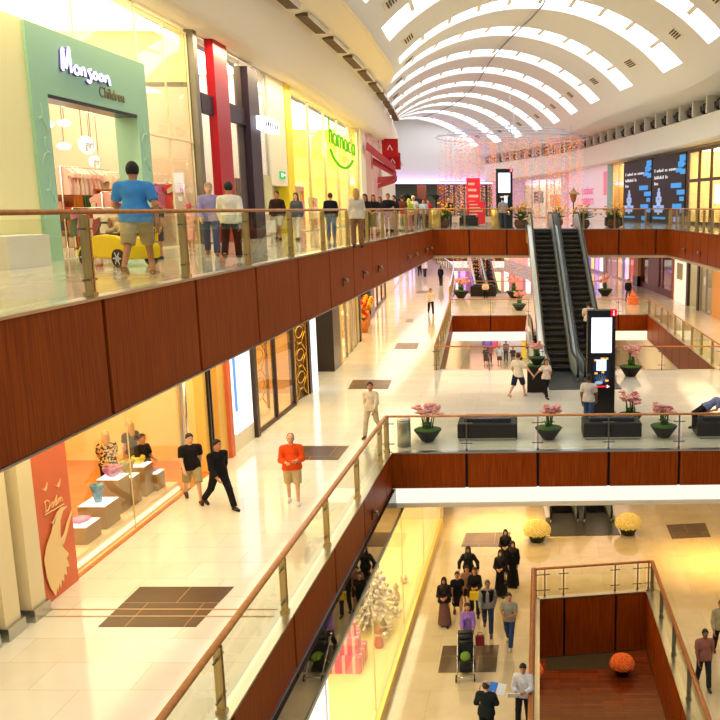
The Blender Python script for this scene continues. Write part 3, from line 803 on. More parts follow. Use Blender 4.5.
def standsign(label, px, Y, z, w, h, rgb):
    p = AT(px, 210, Y); t = thing('poster_stand', label, 'sign', (p.x, Y, z))
    MB().box(-w / 2, -.03, .15, w / 2, .03, h).build('panel', mat('sign_red', rgb, .4, 0, .5, .12), t)
    b = MB()
    for k in range(4): b.box(-w * .36, -.036, h * (.85 - .13 * k), w * (.1 + .26 * ((k * 7) % 3) / 2), -.03, h * (.9 - .13 * k))
    b.build('print', mat('sign_pale', (255, 190, 180), .5), t)
    MB().box(-w / 2, -.2, 0, w / 2, .2, .05).build('base', M['grey'], t)
    MB().bar((-.1, 0, .05), (-.1, 0, .16), .04, .04).bar((.1, 0, .05), (.1, 0, .16), .04, .04).build('stem', M['grey'], t)
standsign('tall red poster stand among the string lights', 473.5, 60, Z2, .95, 3.2, (226, 30, 60))
standsign('low red poster stand in front of the tall one', 476, 54, Z2, 1.15, 1.55, (226, 36, 50))
# bronze lantern on a post by the escalator tops
p = AT(573.5, 190, 56); t = thing('lantern', 'bronze pagoda-like lantern on a post before the pink poster', 'lamp', (p.x, 56, Z2)); t.scale = (.85, .85, .85)
MB().lathe([(.2, 0), (.2, .06), (.05, .1), (.05, 1.8)], (0, 0, 0), 10).build('post', mat('bronze', (110, 70, 40), .4, .7), t)
MB().lathe([(.08, 1.75), (.2, 1.95), (.27, 2.35), (.24, 2.4)], (0, 0, 0), 8, sm=False).build('lamp_body', mat('bronze_lit', (150, 90, 50), .4, .3, .5, .15), t)
MB().lathe([(.56, 2.38), (.5, 2.44), (.26, 2.6), (.12, 2.72), (.05, 2.86), (.01, 2.98)], (0, 0, 0), 8, sm=False).build('lamp_roof', mat('bronze_gold', (170, 130, 80), .4, .6), t)
# orange round desk on the middle level, far right
x, y = G(633, 304, Z1); t = thing('information_desk', 'round orange desk on the far right walkway', 'desk', (x, y, Z1)); t.scale = (.42, .42, .55)
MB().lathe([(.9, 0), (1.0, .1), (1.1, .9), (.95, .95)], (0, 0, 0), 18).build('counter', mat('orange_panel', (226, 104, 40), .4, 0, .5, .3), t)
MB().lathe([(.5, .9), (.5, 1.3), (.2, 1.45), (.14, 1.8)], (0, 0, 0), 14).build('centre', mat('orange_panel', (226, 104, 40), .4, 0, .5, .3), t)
# spotlights on the veneer of the upper galleries
def fitting(pos, n, label, group):
    t = thing('wall_spotlight', label, 'spotlight', pos, math.atan2(n[1], n[0]) - math.pi / 2, group)
    MB().box(-.06, 0, -.13, .06, .04, .13).build('back_plate', mat('fitting_bronze', (120, 84, 60), .4, .6), t)
    MB().tube([(0, .04, .06), (0, .12, .07), (0, .15, -.02)], .045, 8).build('lamp_head', mat('fitting_grey', (170, 150, 130), .3, .8), t)
for px in (342, 362.5, 378, 407.5, 415, 427, 431.5):
    rr_, yy_, _ = ray(px, 285); Y = 5.85 / -rr_ * yy_
    fitting((-5.82 - (.08 if Y > 40 else 0), min(Y, 46.5), Z2 - 1.0), (1, 0), 'small steel spotlight on the veneer of the left gallery', 'spotlights on the left gallery veneer')
for px in (694, 706):
    rr_, yy_, _ = ray(px, 252); Y = 7.9 / rr_ * yy_
    fitting((7.3 + (47.9 - Y) / 11.9 * .68 - .1, Y, Z2 - 1.0), (-1, 0), 'small steel spotlight on the veneer of the right gallery', 'spotlights on the right gallery veneer')
x, y = -4.28, 20.4
fitting((x, y, Z1 - .75), (1, 0), 'long steel spotlight fixed under the diagonal middle-level balustrade', None)

# ------------------------------------------------------------------ hanging curtain of string lights
t = thing('light_curtain', 'tall hanging curtain of orange string lights under the far vault', 'string lights', (-2.6, 81, 6.4))
fr = MB()
for rr_ in (6.6, 5.6, 4.6):
    ring = [(rr_ * 1.08 * math.cos(a), rr_ * math.sin(a) * .9, (6.6 - rr_) * .35) for a in np.linspace(0, 6.2832, 41)]
    fr.tube(ring, .045, 5)
fr.bar((-7, 0, .3), (7, 0, .3), .08, .08); fr.bar((0, -6, .3), (0, 6, .3), .08, .08)
for a in (0, 1.57, 3.14, 4.71): fr.tube([(5.5 * math.cos(a), 5 * math.sin(a), .3), (5.5 * math.cos(a), 5 * math.sin(a), 3.2)], .03, 4)
fr.build('ring_frame', mat('frame_white', (206, 206, 222), .3, 0, .5, 0), t)
sb = MB(); g = random.Random(5)
for k in range(400):
    a = g.uniform(0, 6.2832); q = math.sqrt(g.uniform(.25, 1)); x, y = 6.9 * q * math.cos(a), 5.6 * q * math.sin(a)
    L = g.choice((8.5, 10, 12.6, 12.9)) if abs(x) < 6 else g.uniform(6, 9)
    z = -g.random() * .3
    while z > -L:
        s_ = g.uniform(.035, .065); c = (x, y, z); mi = 0 if g.random() < .62 else (1 if g.random() < .5 else 2)
        sb.add([(c[0] + s_, c[1], c[2]), (c[0] - s_ * .5, c[1] + s_ * .8, c[2]), (c[0] - s_ * .5, c[1] - s_ * .8, c[2]), (c[0], c[1], c[2] + s_), (c[0], c[1], c[2] - s_)], [(0, 1, 3), (1, 2, 3), (2, 0, 3), (1, 0, 4), (2, 1, 4), (0, 2, 4)], mi)
        z -= g.uniform(.22, .42)
o = sb.build('light_strings', [glow('bead_orange', (255, 140, 50), 1.3), glow('bead_white', (255, 226, 200), .9), glow('bead_violet', (190, 140, 235), .9)], t); o['kind'] = 'stuff'
# ------------------------------------------------------------------ shopfronts
def xw(poly, Y):
    for a, b in zip(poly, poly[1:]):
        if min(a[1], b[1]) <= Y <= max(a[1], b[1]) and a[1] != b[1]: return a[0] + (b[0] - a[0]) * (Y - a[1]) / (b[1] - a[1])
    return poly[0][0] if Y < poly[0][1] else poly[-1][0]
def YH(px, poly, py=205): return HIT(px, poly, py).y
def seg(b, poly, Y0, Y1, o0, o1, z0, z1, mi=0, sd=-1):
    n = max(1, int(abs(Y1 - Y0) / 6))
    for k in range(n):
        a, c = Y0 + (Y1 - Y0) * k / n, Y0 + (Y1 - Y0) * (k + 1) / n
        b.prism([(xw(poly, a) + sd * o0, a), (xw(poly, c) + sd * o0, c), (xw(poly, c) + sd * o1, c), (xw(poly, a) + sd * o1, a)], z0, z1, mi)
    return b
_w = [60]
def SHELL(b, m, base='trim'):
    _w[0] += 1
    return struct(b.build('%s_%d' % (base, _w[0]) if base in ('trim', 'window', 'door') else base, m))
def panel(poly, Y0, Y1, o0, o1, z0, z1, m, sd=-1, base='trim'): return SHELL(seg(MB(), poly, Y0, Y1, o0, o1, z0, z1, 0, sd), m, base)
def shopthing(name, label, cat, poly, Y0, Y1, o0, o1, z0, z1, m, sd=-1, group=None, part='panel'):
    ym = (Y0 + Y1) / 2
    t = thing(name, label, cat, (xw(poly, ym) + sd * (o0 + o1) / 2, ym, z0), 0, group)
    seg(MB(), poly, Y0, Y1, o0, o1, z0, z1, 0, sd).build(part, m, t, world=True); return t
def front(poly, Y0, Y1, z0, z1, n, sd=-1, m=None, fr=.06, off=.06, transom=None, gm=None, dp=.09):
    """glazed shopfront: one window with a frame and its panes"""
    _w[0] += 1
    ym = (Y0 + Y1) / 2
    o = bpy.data.objects.new('window_%d' % _w[0], None); COL.objects.link(o); struct(o); o.location = (xw(poly, ym), ym, z0)
    f = MB()
    for k in range(n + 1):
        y = Y0 + (Y1 - Y0) * k / n
        seg(f, poly, y - fr / 2, y + fr / 2, off - dp * .55, off + dp, z0, z1, 0, sd)
    for z in [z0, z1 - fr] + ([transom] if transom else []): seg(f, poly, Y0, Y1, off - .04, off + .08, z, z + fr, 0, sd)
    f.build('window_frame', m or M['mullion'], o, world=True)
    for k in range(n):
        a, c = Y0 + (Y1 - Y0) * k / n + fr / 2, Y0 + (Y1 - Y0) * (k + 1) / n - fr / 2
        seg(MB(), poly, a, c, off, off + .015, z0 + fr, z1 - fr, 0, sd).build('glass_pane', gm or M['shopglass'], o, world=True)
    return o
def room(poly, Y0, Y1, dep, z0, z1, wallm, lightm, floorm=None, sd=-1, lz=None):
    b = MB()
    seg(b, poly, Y0, Y1, dep, dep + .15, z0, z1, 0, sd)
    seg(b, poly, Y0 - .1, Y0, .12, dep, z0, z1, 0, sd); seg(b, poly, Y1, Y1 + .1, .12, dep, z0, z1, 0, sd)
    SHELL(b, wallm, 'wall_shop')
    if floorm: panel(poly, Y0, Y1, .1, dep, z0, z0 + .012, floorm, sd, 'floor')
    if lightm:
        g = MB(); seg(g, poly, Y0 + .3, Y1 - .3, .8, dep - .6, (lz or z1) - .12, (lz or z1) - .06, 0, sd); SHELL(g, lightm)
GAR = [(214, 70, 60), (236, 150, 140), (250, 226, 206), (170, 40, 60), (244, 190, 90), (90, 110, 60), (60, 60, 66), (226, 206, 190), (196, 110, 150), (120, 60, 50)]
def garment(g, loc, rz, col, label, group, w=.42, h=.75, parent=None):
    b = MB(); d = .1
    prof = [(.5, 0), (.55, .3), (.42, .62), (.5, .72), (.86, .62), (.9, .78), (.5, .95), (.16, 1.0)]
    L = [(x * w, -h + z * h) for x, z in prof]; Rr = [(-x, z) for x, z in reversed(L)]; P = L + Rr; n = len(P)
    vs = [(x, -d / 2, z) for x, z in P] + [(x, d / 2, z) for x, z in P]
    b.add(vs, [tuple(range(n)), tuple(range(2 * n - 1, n - 1, -1))] + [(i, n + i, n + (i + 1) % n, (i + 1) % n) for i in range(n)], 0)
    b.bar((-.2 * w, 0, .02), (.2 * w, 0, .02), .02, .02, 0)
    o = b.build('garment', mat('cloth_%d_%d_%d' % col, col, .9), None, loc, rz); tag(o, label, 'clothing', group); return o
def rack(label, x, y, z, L, rz, seed, h=1.45, n=9, group='clothes racks', cols=None, face=90):
    g = random.Random(seed); t = thing('clothes_rack', label, 'rack', (x, y, z), rz, group)
    b = MB()
    for sx in (-1, 1): b.tube([(sx * L / 2, 0, 0), (sx * L / 2, 0, h)], .025, 6); b.box(sx * L / 2 - .03, -.25, 0, sx * L / 2 + .03, .25, .04)
    b.build('frame', M['chrome'], t); MB().tube([(-L / 2, 0, h), (L / 2, 0, h)], .02, 6).build('hanging_rail', M['chrome'], t)
    for k in range(n):
        q = -L / 2 + L * (k + .5) / n; p = Vector((x + q * math.cos(rz), y + q * math.sin(rz), z + h - .03))
        garment(g, p, rz + R(face + g.uniform(-25, 25)), g.choice(cols or GAR), 'garment hanging on the ' + label, 'garments on the ' + label)
    return t
def shelf_unit(label, x, y, z, w, h, dp, rz, rows, seed, group='shop shelf units', wood=None, cols=None):
    g = random.Random(seed); t = thing('shelf_unit', label, 'shelves', (x, y, z), rz, group)
    b = MB().box(-w / 2, -dp / 2, 0, -w / 2 + .05, dp / 2, h).box(w / 2 - .05, -dp / 2, 0, w / 2, dp / 2, h).box(-w / 2, dp / 2 - .03, 0, w / 2, dp / 2, h)
    b.build('carcass', wood or M['shopwood'], t)
    for k in range(rows + 1):
        zz = h * k / rows
        MB().box(-w / 2 + .05, -dp / 2, max(0, zz - .04), w / 2 - .05, dp / 2 - .03, max(.04, zz)).build('shelf', wood or M['shopwood'], t)
        if k < rows:
            q = -w / 2 + .2
            while q < w / 2 - .15:
                c = g.choice(cols or GAR); hh = h / rows * g.uniform(.35, .7)
                lx = q; p = Vector((x + lx * math.cos(rz), y + lx * math.sin(rz), z + max(.04, zz)))
                o = MB().rbox((0, 0, hh / 2), (.2, dp * .6, hh), .03).build('folded_clothes', mat('cloth_%d_%d_%d' % c, c, .9), None, p, rz)
                tag(o, 'folded stack of clothes on the ' + label, 'clothing', 'stacks on the ' + label)
                q += .28
    return t
warmceil = glow('shop_ceiling_warm', (255, 232, 190), 3.2)
yellowceil = glow('shop_ceiling_yellow', (255, 238, 160), 7.0)
whiteceil = glow('shop_ceiling_white', (255, 246, 226), 5.0)
pinkceil = glow('shop_ceiling_pink', (255, 214, 226), 4.0)
paley = mat('pale_yellow_wall', (250, 240, 176), .5)
paleg = mat('portal_green', (160, 204, 172), .6)
# ---- upper floor, left side
P2 = LW2; ZT = 5.42
room(P2, 9, 16.5, 3.5, Z2, ZT, paley, warmceil)
front(P2, 9, 15.9, Z2, 3.75, 2)
panel(P2, 15.9, 18.28, -.05, .5, Z2, 3.82, paley)
shopthing('display_plinth', 'white display cube at the left edge behind the upper glass', 'plinth', P2, 15.9, 17.3, -.75, -.1, Z2, Z2 + .62, M['white'])
b = MB().tube([(0, 0, .75), (0, 0, .85), (0, 0, 1.1)], [.19, .15, .2], 10).lathe([(.3, 0), (.26, .3), (.15, .8)], (0, 0, 0), 12)
t = thing('dress_form', 'dress form in a pink patterned dress at the left edge of the upper shops', 'mannequin', (xw(P2, 15.4) + -.4, 15.6, Z2 + .1))
MB().lathe([(.02, 0), (.02, .5)], (0, 0, 0), 6).lathe([(.2, 0), (.2, .03)], (0, 0, 0), 12).build('stand', M['chrome'], t)
MB().lathe([(.36, .35), (.3, .7), (.17, 1.08), (.21, 1.35), (.19, 1.5), (.06, 1.56)], (0, 0, 0), 16).build('dress', varied('pink_print', (196, 40, 80), (250, 190, 170), (1, 1, 1), 9, 2, .9), t)
# green portal with sign
b = MB()
seg(b, P2, 18.28, 18.88, -.12, .5, Z2, 3.82); seg(b, P2, 23.08, 23.72, -.12, .5, Z2, 3.82); seg(b, P2, 18.88, 23.08, -.12, .5, 2.43, 3.82)
t = thing('shop_portal', 'sea-green portal round the children\'s clothes shop entrance', 'shopfront', (xw(P2, 21), 21, Z2))
b.build('surround', paleg, t, world=True)
g = MB(); seg(g, P2, 18.9, 23.06, -.1, .45, 2.35, 2.43); g.build('dark_reveal', M['black'], t, world=True)
sw = MB()
for (yy, zz, sgn) in ((18.58, .1, 1), (18.62, .9, -1), (18.55, 1.6, 1), (23.4, .2, -1), (23.35, 1.0, 1), (23.42, 1.7, -1)):
    pts = [(xw(P2, yy) + .126, yy + sgn * .2 * (1 - q / 14) * math.cos(q * .55), zz + .045 * q + .2 * (1 - q / 14) * math.sin(q * .55)) for q in range(14)]
    sw.tube(pts, .012, 4)
sw.build('swirl_pattern', mat('swirl_pale', (190, 224, 196), .6), t, world=True)
def script(strokes, x, y0, z0, sc, r, m, name, parent, slope=0, sd=1, vs=1.0):
    b = MB()
    for s_ in strokes:
        p = smooth_poly([(a, c) for a, c in s_], 4) if len(s_) > 2 else s_
        b.tube([(x, y0 + sd * a * sc, z0 + c * sc * vs + a * slope * sc) for a, c in p], r, 6)
    return b.build(name, m, parent, world=True)
mon = [[(0, .1), (.12, 1.55), (.3, .25), (.55, 1.75), (.6, .8), (.62, 0)],
       [(.06, .0), (.1, 1.0), (.2, 1.5)], [(1.0, .62), (.84, .4), (.9, .08), (1.1, .05), (1.18, .4), (1.0, .62)],
       [(1.34, .6), (1.34, .02)], [(1.34, .4), (1.5, .62), (1.6, .4), (1.62, .02)],
       [(2.05, .66), (1.86, .55), (1.95, .3), (2.04, .02), (1.9, -.32), (1.74, -.2)],
       [(2.35, .56), (2.2, .3), (2.3, .05), (2.46, .1), (2.5, .4), (2.35, .56)],
       [(2.8, .54), (2.65, .3), (2.74, .05), (2.92, .1), (2.95, .4), (2.8, .54)],
       [(3.12, .55), (3.13, .02)], [(3.13, .35), (3.3, .56), (3.42, .35), (3.5, -.12)]]
sg_ = thing('shop_sign', 'white lit handwriting and brown word on the sea-green portal', 'sign', (xw(P2, 20.6) + .15, 20.6, 3.0))
script(mon, xw(P2, 20.6) + .2, 19.44, 3.0, .6, .028, glow('sign_white', (250, 248, 255), 1.6), 'lit_script', sg_, 0, 1, .52)
script(mon, xw(P2, 20.6) + .15, 19.46, 2.985, .6, .038, mat('sign_violet', (90, 70, 170), .4), 'script_back', sg_, 0, 1, .52)
tm = text_mesh('brown_word', 'Children', .36, mat('sign_brown', (134, 116, 72), .5), None, (xw(P2, 21.7) + .13, 21.75, 2.76), (90, 0, 90), .01, 0, 1.0)
tm.parent = sg_; tm.location = Vector(tm.location) - sg_.location
room(P2, 18.3, 27.2, 5.2, Z2, 3.7, mat('blush_wall', (250, 228, 206), .6), warmceil, M['marble2'], lz=3.6)
shelf_unit('left wooden shelf unit in the children\'s shop', -13.9, 24.6, Z2, 1.3, 2.0, .45, 0, 4, 1)
shelf_unit('right wooden shelf unit in the children\'s shop', -12.5, 25.5, Z2, 1.3, 1.7, .45, 0, 4, 2, cols=[(214, 50, 50), (240, 120, 80), (250, 210, 190), (190, 40, 60)])
rack('rack beside the green curtain', -13.35, 26.0, Z2 + .2, 1.3, 0, 4, 2.0, 5, cols=[(250, 232, 206), (240, 214, 180), (226, 206, 190), (60, 60, 66)], face=10)
rack('low rack inside the children\'s shop', -12.5, 24.0, Z2, 1.2, R(10), 5, 1.15, 6, face=30)
rack('rack behind the side window', -12.4, 25.6, Z2, 2.6, R(88), 6, 1.6, 12, cols=[(250, 180, 170), (236, 120, 120), (250, 226, 206), (214, 70, 90)])
rack('upper rack behind the side window', -13.4, 25.4, Z2, 2.6, R(88), 7, 2.3, 12, cols=[(250, 200, 190), (246, 160, 150), (250, 226, 206)])
rack('rack at the back of the children\'s shop', -11.8, 26.6, Z2, 1.5, 0, 8, 1.9, 6, face=15)
c = MB(); 
for k in range(8): c.tube([(-.28 + k * .08, 0, 0), (-.28 + k * .08, .02, 1.7)], .05, 6)
tag(c.build('curtain', mat('green_curtain', (70, 110, 64), .9), None, (-13.95, 25.9, Z2 + .3), 0), 'dark green hanging curtain inside the children\'s shop', 'curtain')
def pendant(label, p, r, m, zt=3.6, group='round lamps in the children\'s shop', flat=.55):
    t = thing('pendant_lamp', label, 'lamp', p, 0, group)
    MB().ell((0, 0, 0), (r, r, r * flat), 14).build('globe', m, t); MB().tube([(0, 0, r * flat * .9), (0, 0, zt - p[2])], .012, 5).build('cord', M['grey'], t)
lampw = glow('lamp_white', (255, 250, 236), 4)
for (px, py, Yq) in ((65, 103, 21), (91, 109, 22), (64, 123, 24), (46, 124, 20.6), (64, 146, 23.5)):
    p = AT(px, py, Yq); pendant('round white lamp glowing inside the children\'s shop', (p.x, p.y, min(p.z, 3.2)), .17, lampw)
for px, py, Yq, w in ((87, 145, 21.2, 'front'), (95, 162, 23, 'rear')):
    p = AT(px, py, Yq); t = thing('oval_sign', 'white oval hanging sign in the children\'s shop, the %s one' % w, 'sign', p)
    MB().ell((0, 0, 0), (.05, .4 if w == 'front' else .3, .22 if w == 'front' else .16), 18).build('plate', mat('sign_cream', (255, 250, 240), .4, 0, .5, .8), t)
    MB().tube([(0, -.2, .2), (0, -.2, 1.2)], .01, 4).tube([(0, .2, .2), (0, .2, 1.2)], .01, 4).build('wires', M['grey'], t)
    text_mesh('word', 'girl', .3, mat('sign_tan', (200, 180, 130), .5), t, (.06, 0, 0), (90, 0, 90), .004, .2)
palefr = mat('pale_frame', (244, 232, 190), .5)
front(P2, 23.75, 27.2, Z2, 5.3, 2, m=palefr, fr=.03, transom=2.0, dp=.03)
front(P2, 11, 23.7, 3.85, 5.38, 4, m=palefr, fr=.02, dp=.02)
room(P2, 11, 27.2, 4.5, 3.85, ZT, paley, glow('attic_warm', (255, 236, 180), 3.6))
panel(P2, 27.25, 27.55, -.15, .3, Z2, ZT, M['grey'])
# red and black shop
room(P2, 27.6, 35.6, 3.6, Z2, ZT, M['white'], glow('white_shop', (255, 246, 226), 8), M['marble2'])
front(P2, 27.6, 35.6, Z2, ZT, 5, m=M['steel'], fr=.04, transom=3.1, dp=.03)
redgl = mat('red_lacquer', (176, 14, 30), .3, 0, .3); dkp = mat('aubergine_lacquer', (58, 44, 58), .5, 0, .3)
shopthing('red_pillar', 'tall glossy red pillar on the upper shopfront', 'pillar', P2, 28.7, 30.0, -.25, .03, Z2, ZT, redgl)
shopthing('dark_beam', 'dark aubergine beam crossing the upper shopfront', 'beam', P2, 27.6, 35.0, -.16, .04, 3.0, 3.6, dkp)
shopthing('dark_pillar', 'dark aubergine pillar right of the red one', 'pillar', P2, 32.2, 33.5, -.28, .03, Z2, ZT - .3, dkp)
panel(P2, 31.5, 32.2, -.02, .03, Z2, ZT - .3, mat('smoked_panel', (110, 96, 92), .2, 0, .5))
shopthing('lit_sign', 'white glowing box sign on the dark beam', 'sign', P2, 33.0, 35.3, -.55, -.22, 2.95, 3.45, glow('sign_white', (250, 248, 255), 3.0))
sgl = [o for o in bpy.data.objects if o.name.startswith('lit_sign')][-1]; b = MB()
for k in range(6): seg(b, P2, 33.25 + k * .33, 33.4 + k * .33, -.57, -.55, 3.1, 3.3)
b.build('lettering', dkp, sgl, world=True)
panel(P2, 34.0, 35.5, 1.2, 1.3, Z2, 1.2, mat('brown_door', (120, 84, 50), .4))
shelf_unit('dark display shelf in the red-pillared shop', xw(P2, 31) - 2.6, 31.5, Z2, 3.2, 2.4, .5, R(90), 4, 12, wood=dkp, cols=[(60, 50, 50), (150, 120, 90), (200, 190, 170)])
# plain wall with exit sign
panel(P2, 35.65, 38.4, -.05, .3, .95, ZT, M['cream']); panel(P2, 35.65, 38.4, .6, .8, Z2, .95, M['cream'])
t = shopthing('exit_sign', 'small green lit exit sign on the plain cream wall', 'sign', P2, 36.9, 37.7, -.12, -.06, 1.25, 1.55, glow('exit_green', (60, 190, 90), 1.2), part='sign_panel')
b = MB(); seg(b, P2, 37.0, 37.25, -.14, -.12, 1.32, 1.48); seg(b, P2, 37.35, 37.6, -.14, -.12, 1.38, 1.43); b.build('symbol', glow('exit_white', (240, 255, 240), 1.6), t, world=True)
shopthing('notice_board', 'pale notice board in the recess of the plain cream wall', 'board', P2, 34.4, 35.4, -.1, -.03, -.2, 1.3, mat('notice', (216, 206, 150), .5))
# yellow shop
Yy0, Yy1 = 38.5, 59.5
yel = mat('yellow_wall', (248, 220, 30), .5)
panel(P2, 38.45, 39.6, -.08, .4, Z2, ZT, yel)
room(P2, 39.6, Yy1, 6, Z2, ZT - .05, mat('yellow_inside', (252, 234, 120), .6), yellowceil, M['marble2'])
front(P2, 39.6, Yy1, Z2, 5.2, 5, m=M['steel'], fr=.05)
for k, (ya, wd, hh, cc) in enumerate(((42, 2.4, 2.2, (250, 170, 60)), (46.2, 2.4, 1.6, (252, 250, 236)), (50, 2.6, 2.4, (240, 120, 90)), (54, 2.6, 1.8, (252, 246, 220)))):
    shelf_unit(['first', 'second', 'third', 'fourth'][k] + ' display shelf from the left in the yellow shop', xw(P2, ya) - 2.4, ya, Z2, wd, hh, .5, R(92), 3, 20 + k, wood=mat('shelf_%d' % k, cc, .5), cols=[(240, 80, 60), (250, 160, 60), (255, 240, 200), (120, 190, 80), (250, 210, 60), (226, 60, 110)])
for k, y in enumerate((41.5, 44.5, 49, 53.5)):
    t = thing('ceiling_board', 'white angular panel hanging in the top of the yellow shop', 'panel', (xw(P2, y) - 1.2, y, 3.6), R(20), 'angular panels in the yellow shop')
    MB().obox((0, 0, 0), (.08, 1.5, 1.1), 0, 0, Matrix.Rotation(R(24), 3, 'X')).build('board', mat('panel_white', (255, 252, 236), .4, 0, .5, 1.2), t)
    MB().tube([(0, 0, .4), (0, 0, 1.7)], .015, 4).build('wire', M['grey'], t)
grn = glow('sign_lime', (96, 190, 20), 1.1)
t = thing('shop_sign', 'lime green lettering above a curved smile on the yellow shop glass', 'sign', (xw(P2, 51) + .2, 51, 2.2))
lt = [[(0, 0), (0, 1.9), (.02, .9), (.2, 1.05), (.3, .8), (.3, 0)], [(.9, .8), (.62, .9), (.5, .45), (.66, .02), (.9, .2), (.92, .9), (.95, 0)],
      [(1.2, .0), (1.2, .9), (1.4, .95), (1.5, .7), (1.5, 0)], [(1.5, .6), (1.7, .95), (1.85, .7), (1.85, 0)],
      [(2.45, .8), (2.2, .9), (2.05, .45), (2.2, .02), (2.45, .2), (2.48, .9), (2.5, 0)], [(3.05, .85), (2.8, .85), (2.7, .45), (2.85, .05), (3.1, .15)],
      [(3.6, .8), (3.4, .9), (3.25, .45), (3.4, .02), (3.6, .2), (3.64, .9), (3.7, 0)]]
script(lt, xw(P2, 50) + .12, 48.6, 3.6, 1.75, .05, grn, 'green_letters', t, -.05, 1, .42)
script([[(0, .5), (.5, -.25), (1.3, -.75), (2.2, -.8), (3, -.45), (3.55, .15)]], xw(P2, 50) + .1, 48.8, 2.95, 1.6, .08, grn, 'green_smile', t, -.02, 1, .38)
# beyond the yellow shop: pale pillars, red banners
panel(P2, 59.6, 62.2, -.2, .5, Z2, ZT, M['cream'])
room(P2, 62.3, 76, 4, Z2, ZT, M['cream'], pinkceil)
front(P2, 62.3, 76, Z2, 4.6, 4, m=M['steel'])
panel(P2, 64.5, 66, -.3, .4, Z2, ZT, mat('rose_column', (220, 190, 180), .5)); panel(P2, 70, 71.6, -.3, .4, Z2, ZT, mat('rose_column', (220, 190, 180), .5))
red = mat('banner_red', (176, 8, 12), .5, 0, .3)
t = thing('ribbon_banner', 'red twisted ribbon banner at the end of the left shops', 'banner', (xw(P2, 64) + .6, 64, 1))
for (y0, z0, y1, z1, w) in ((60.5, 4.0, 71, 2.9, .55), (64, 3.2, 72, 2.5, .5), (67, 1.9, 73, 2.2, .5), (67, 1.5, 72, 2.1, .35)):
    b = MB(); b.add([(xw(P2, y0) + .5, y0, z0), (xw(P2, y1) + 1.6, y1, z1), (xw(P2, y1) + 1.6, y1 + .2, z1 + w), (xw(P2, y0) + .5, y0 + .2, z0 + w), (xw(P2, y0) + .45, y0, z0), (xw(P2, y1) + 1.55, y1 + .1, z1), (xw(P2, y1) + 1.55, y1 + .3, z1 + w), (xw(P2, y0) + .45, y0 + .3, z0 + w)],
          [(0, 1, 2, 3), (7, 6, 5, 4), (0, 4, 5, 1), (1, 5, 6, 2), (2, 6, 7, 3), (3, 7, 4, 0)])
    b.build('ribbon', red, t, world=True)
for k, (y, z) in enumerate(((70, 4.1), (73, 3.2))):
    t2 = thing('hanging_sign', 'square red hanging sign, the %s of the pair past the yellow shop' % ('upper', 'lower')[k], 'sign', (xw(P2, y) + 1.3, y, z))
    MB().box(-.65, -.06, 0, .65, .06, 1.4).build('panel', red, t2); MB().tube([(-.2, -.07, .5), (0, -.08, .9), (.2, -.07, .5)], .05, 5).build('mark', M['white'], t2)
panel(P2, 76.2, 117, -.1, .3, Z2, ZT, M['cream'])
# ---- upper floor, right side
Q2 = RW2
def Yq(px): return YH(px, Q2, 200)
ZR = 4.0
yA, yB, yC, yD, yE, yF, yG, yH_, yI = Yq(719.5), Yq(686.5), Yq(652.5), Yq(624), Yq(612.5), Yq(607.5), Yq(567.5), Yq(535), Yq(490)
panel(Q2, 28, yA - 1, 0, .3, Z2, ZR, M['cream'], 1)
# lit shop with bronze frames, near right
room(Q2, yA - 5, yB - .3, 4, Z2, ZR, mat('gold_inside', (252, 232, 176), .6), glow('gold_ceil', (255, 228, 160), 10), M['marble2'], 1)
front(Q2, yA - 5, yB - .1, Z2, ZR, 5, 1, M['mullion'], .22, .0, transom=1.75)
for k in range(2):
    y = yB - 2.2 - k * 3
    shopthing('lit_board', 'white lit panel hanging in the gold shop behind the upper right glass', 'panel', Q2, y - .7, y + .2, 1.2, 1.3, .3, 1.6, glow('panel_cream', (255, 246, 226), 2.5), 1, 'lit panels in the gold shop')
    shelf_unit('tall gold shelf in the upper right shop', xw(Q2, y) + 2.4, y, Z2, 1.5, 2.6, .5, R(-90), 4, 40 + k, group='tall gold shelves', cols=[(240, 200, 120), (220, 120, 60), (255, 240, 200)])
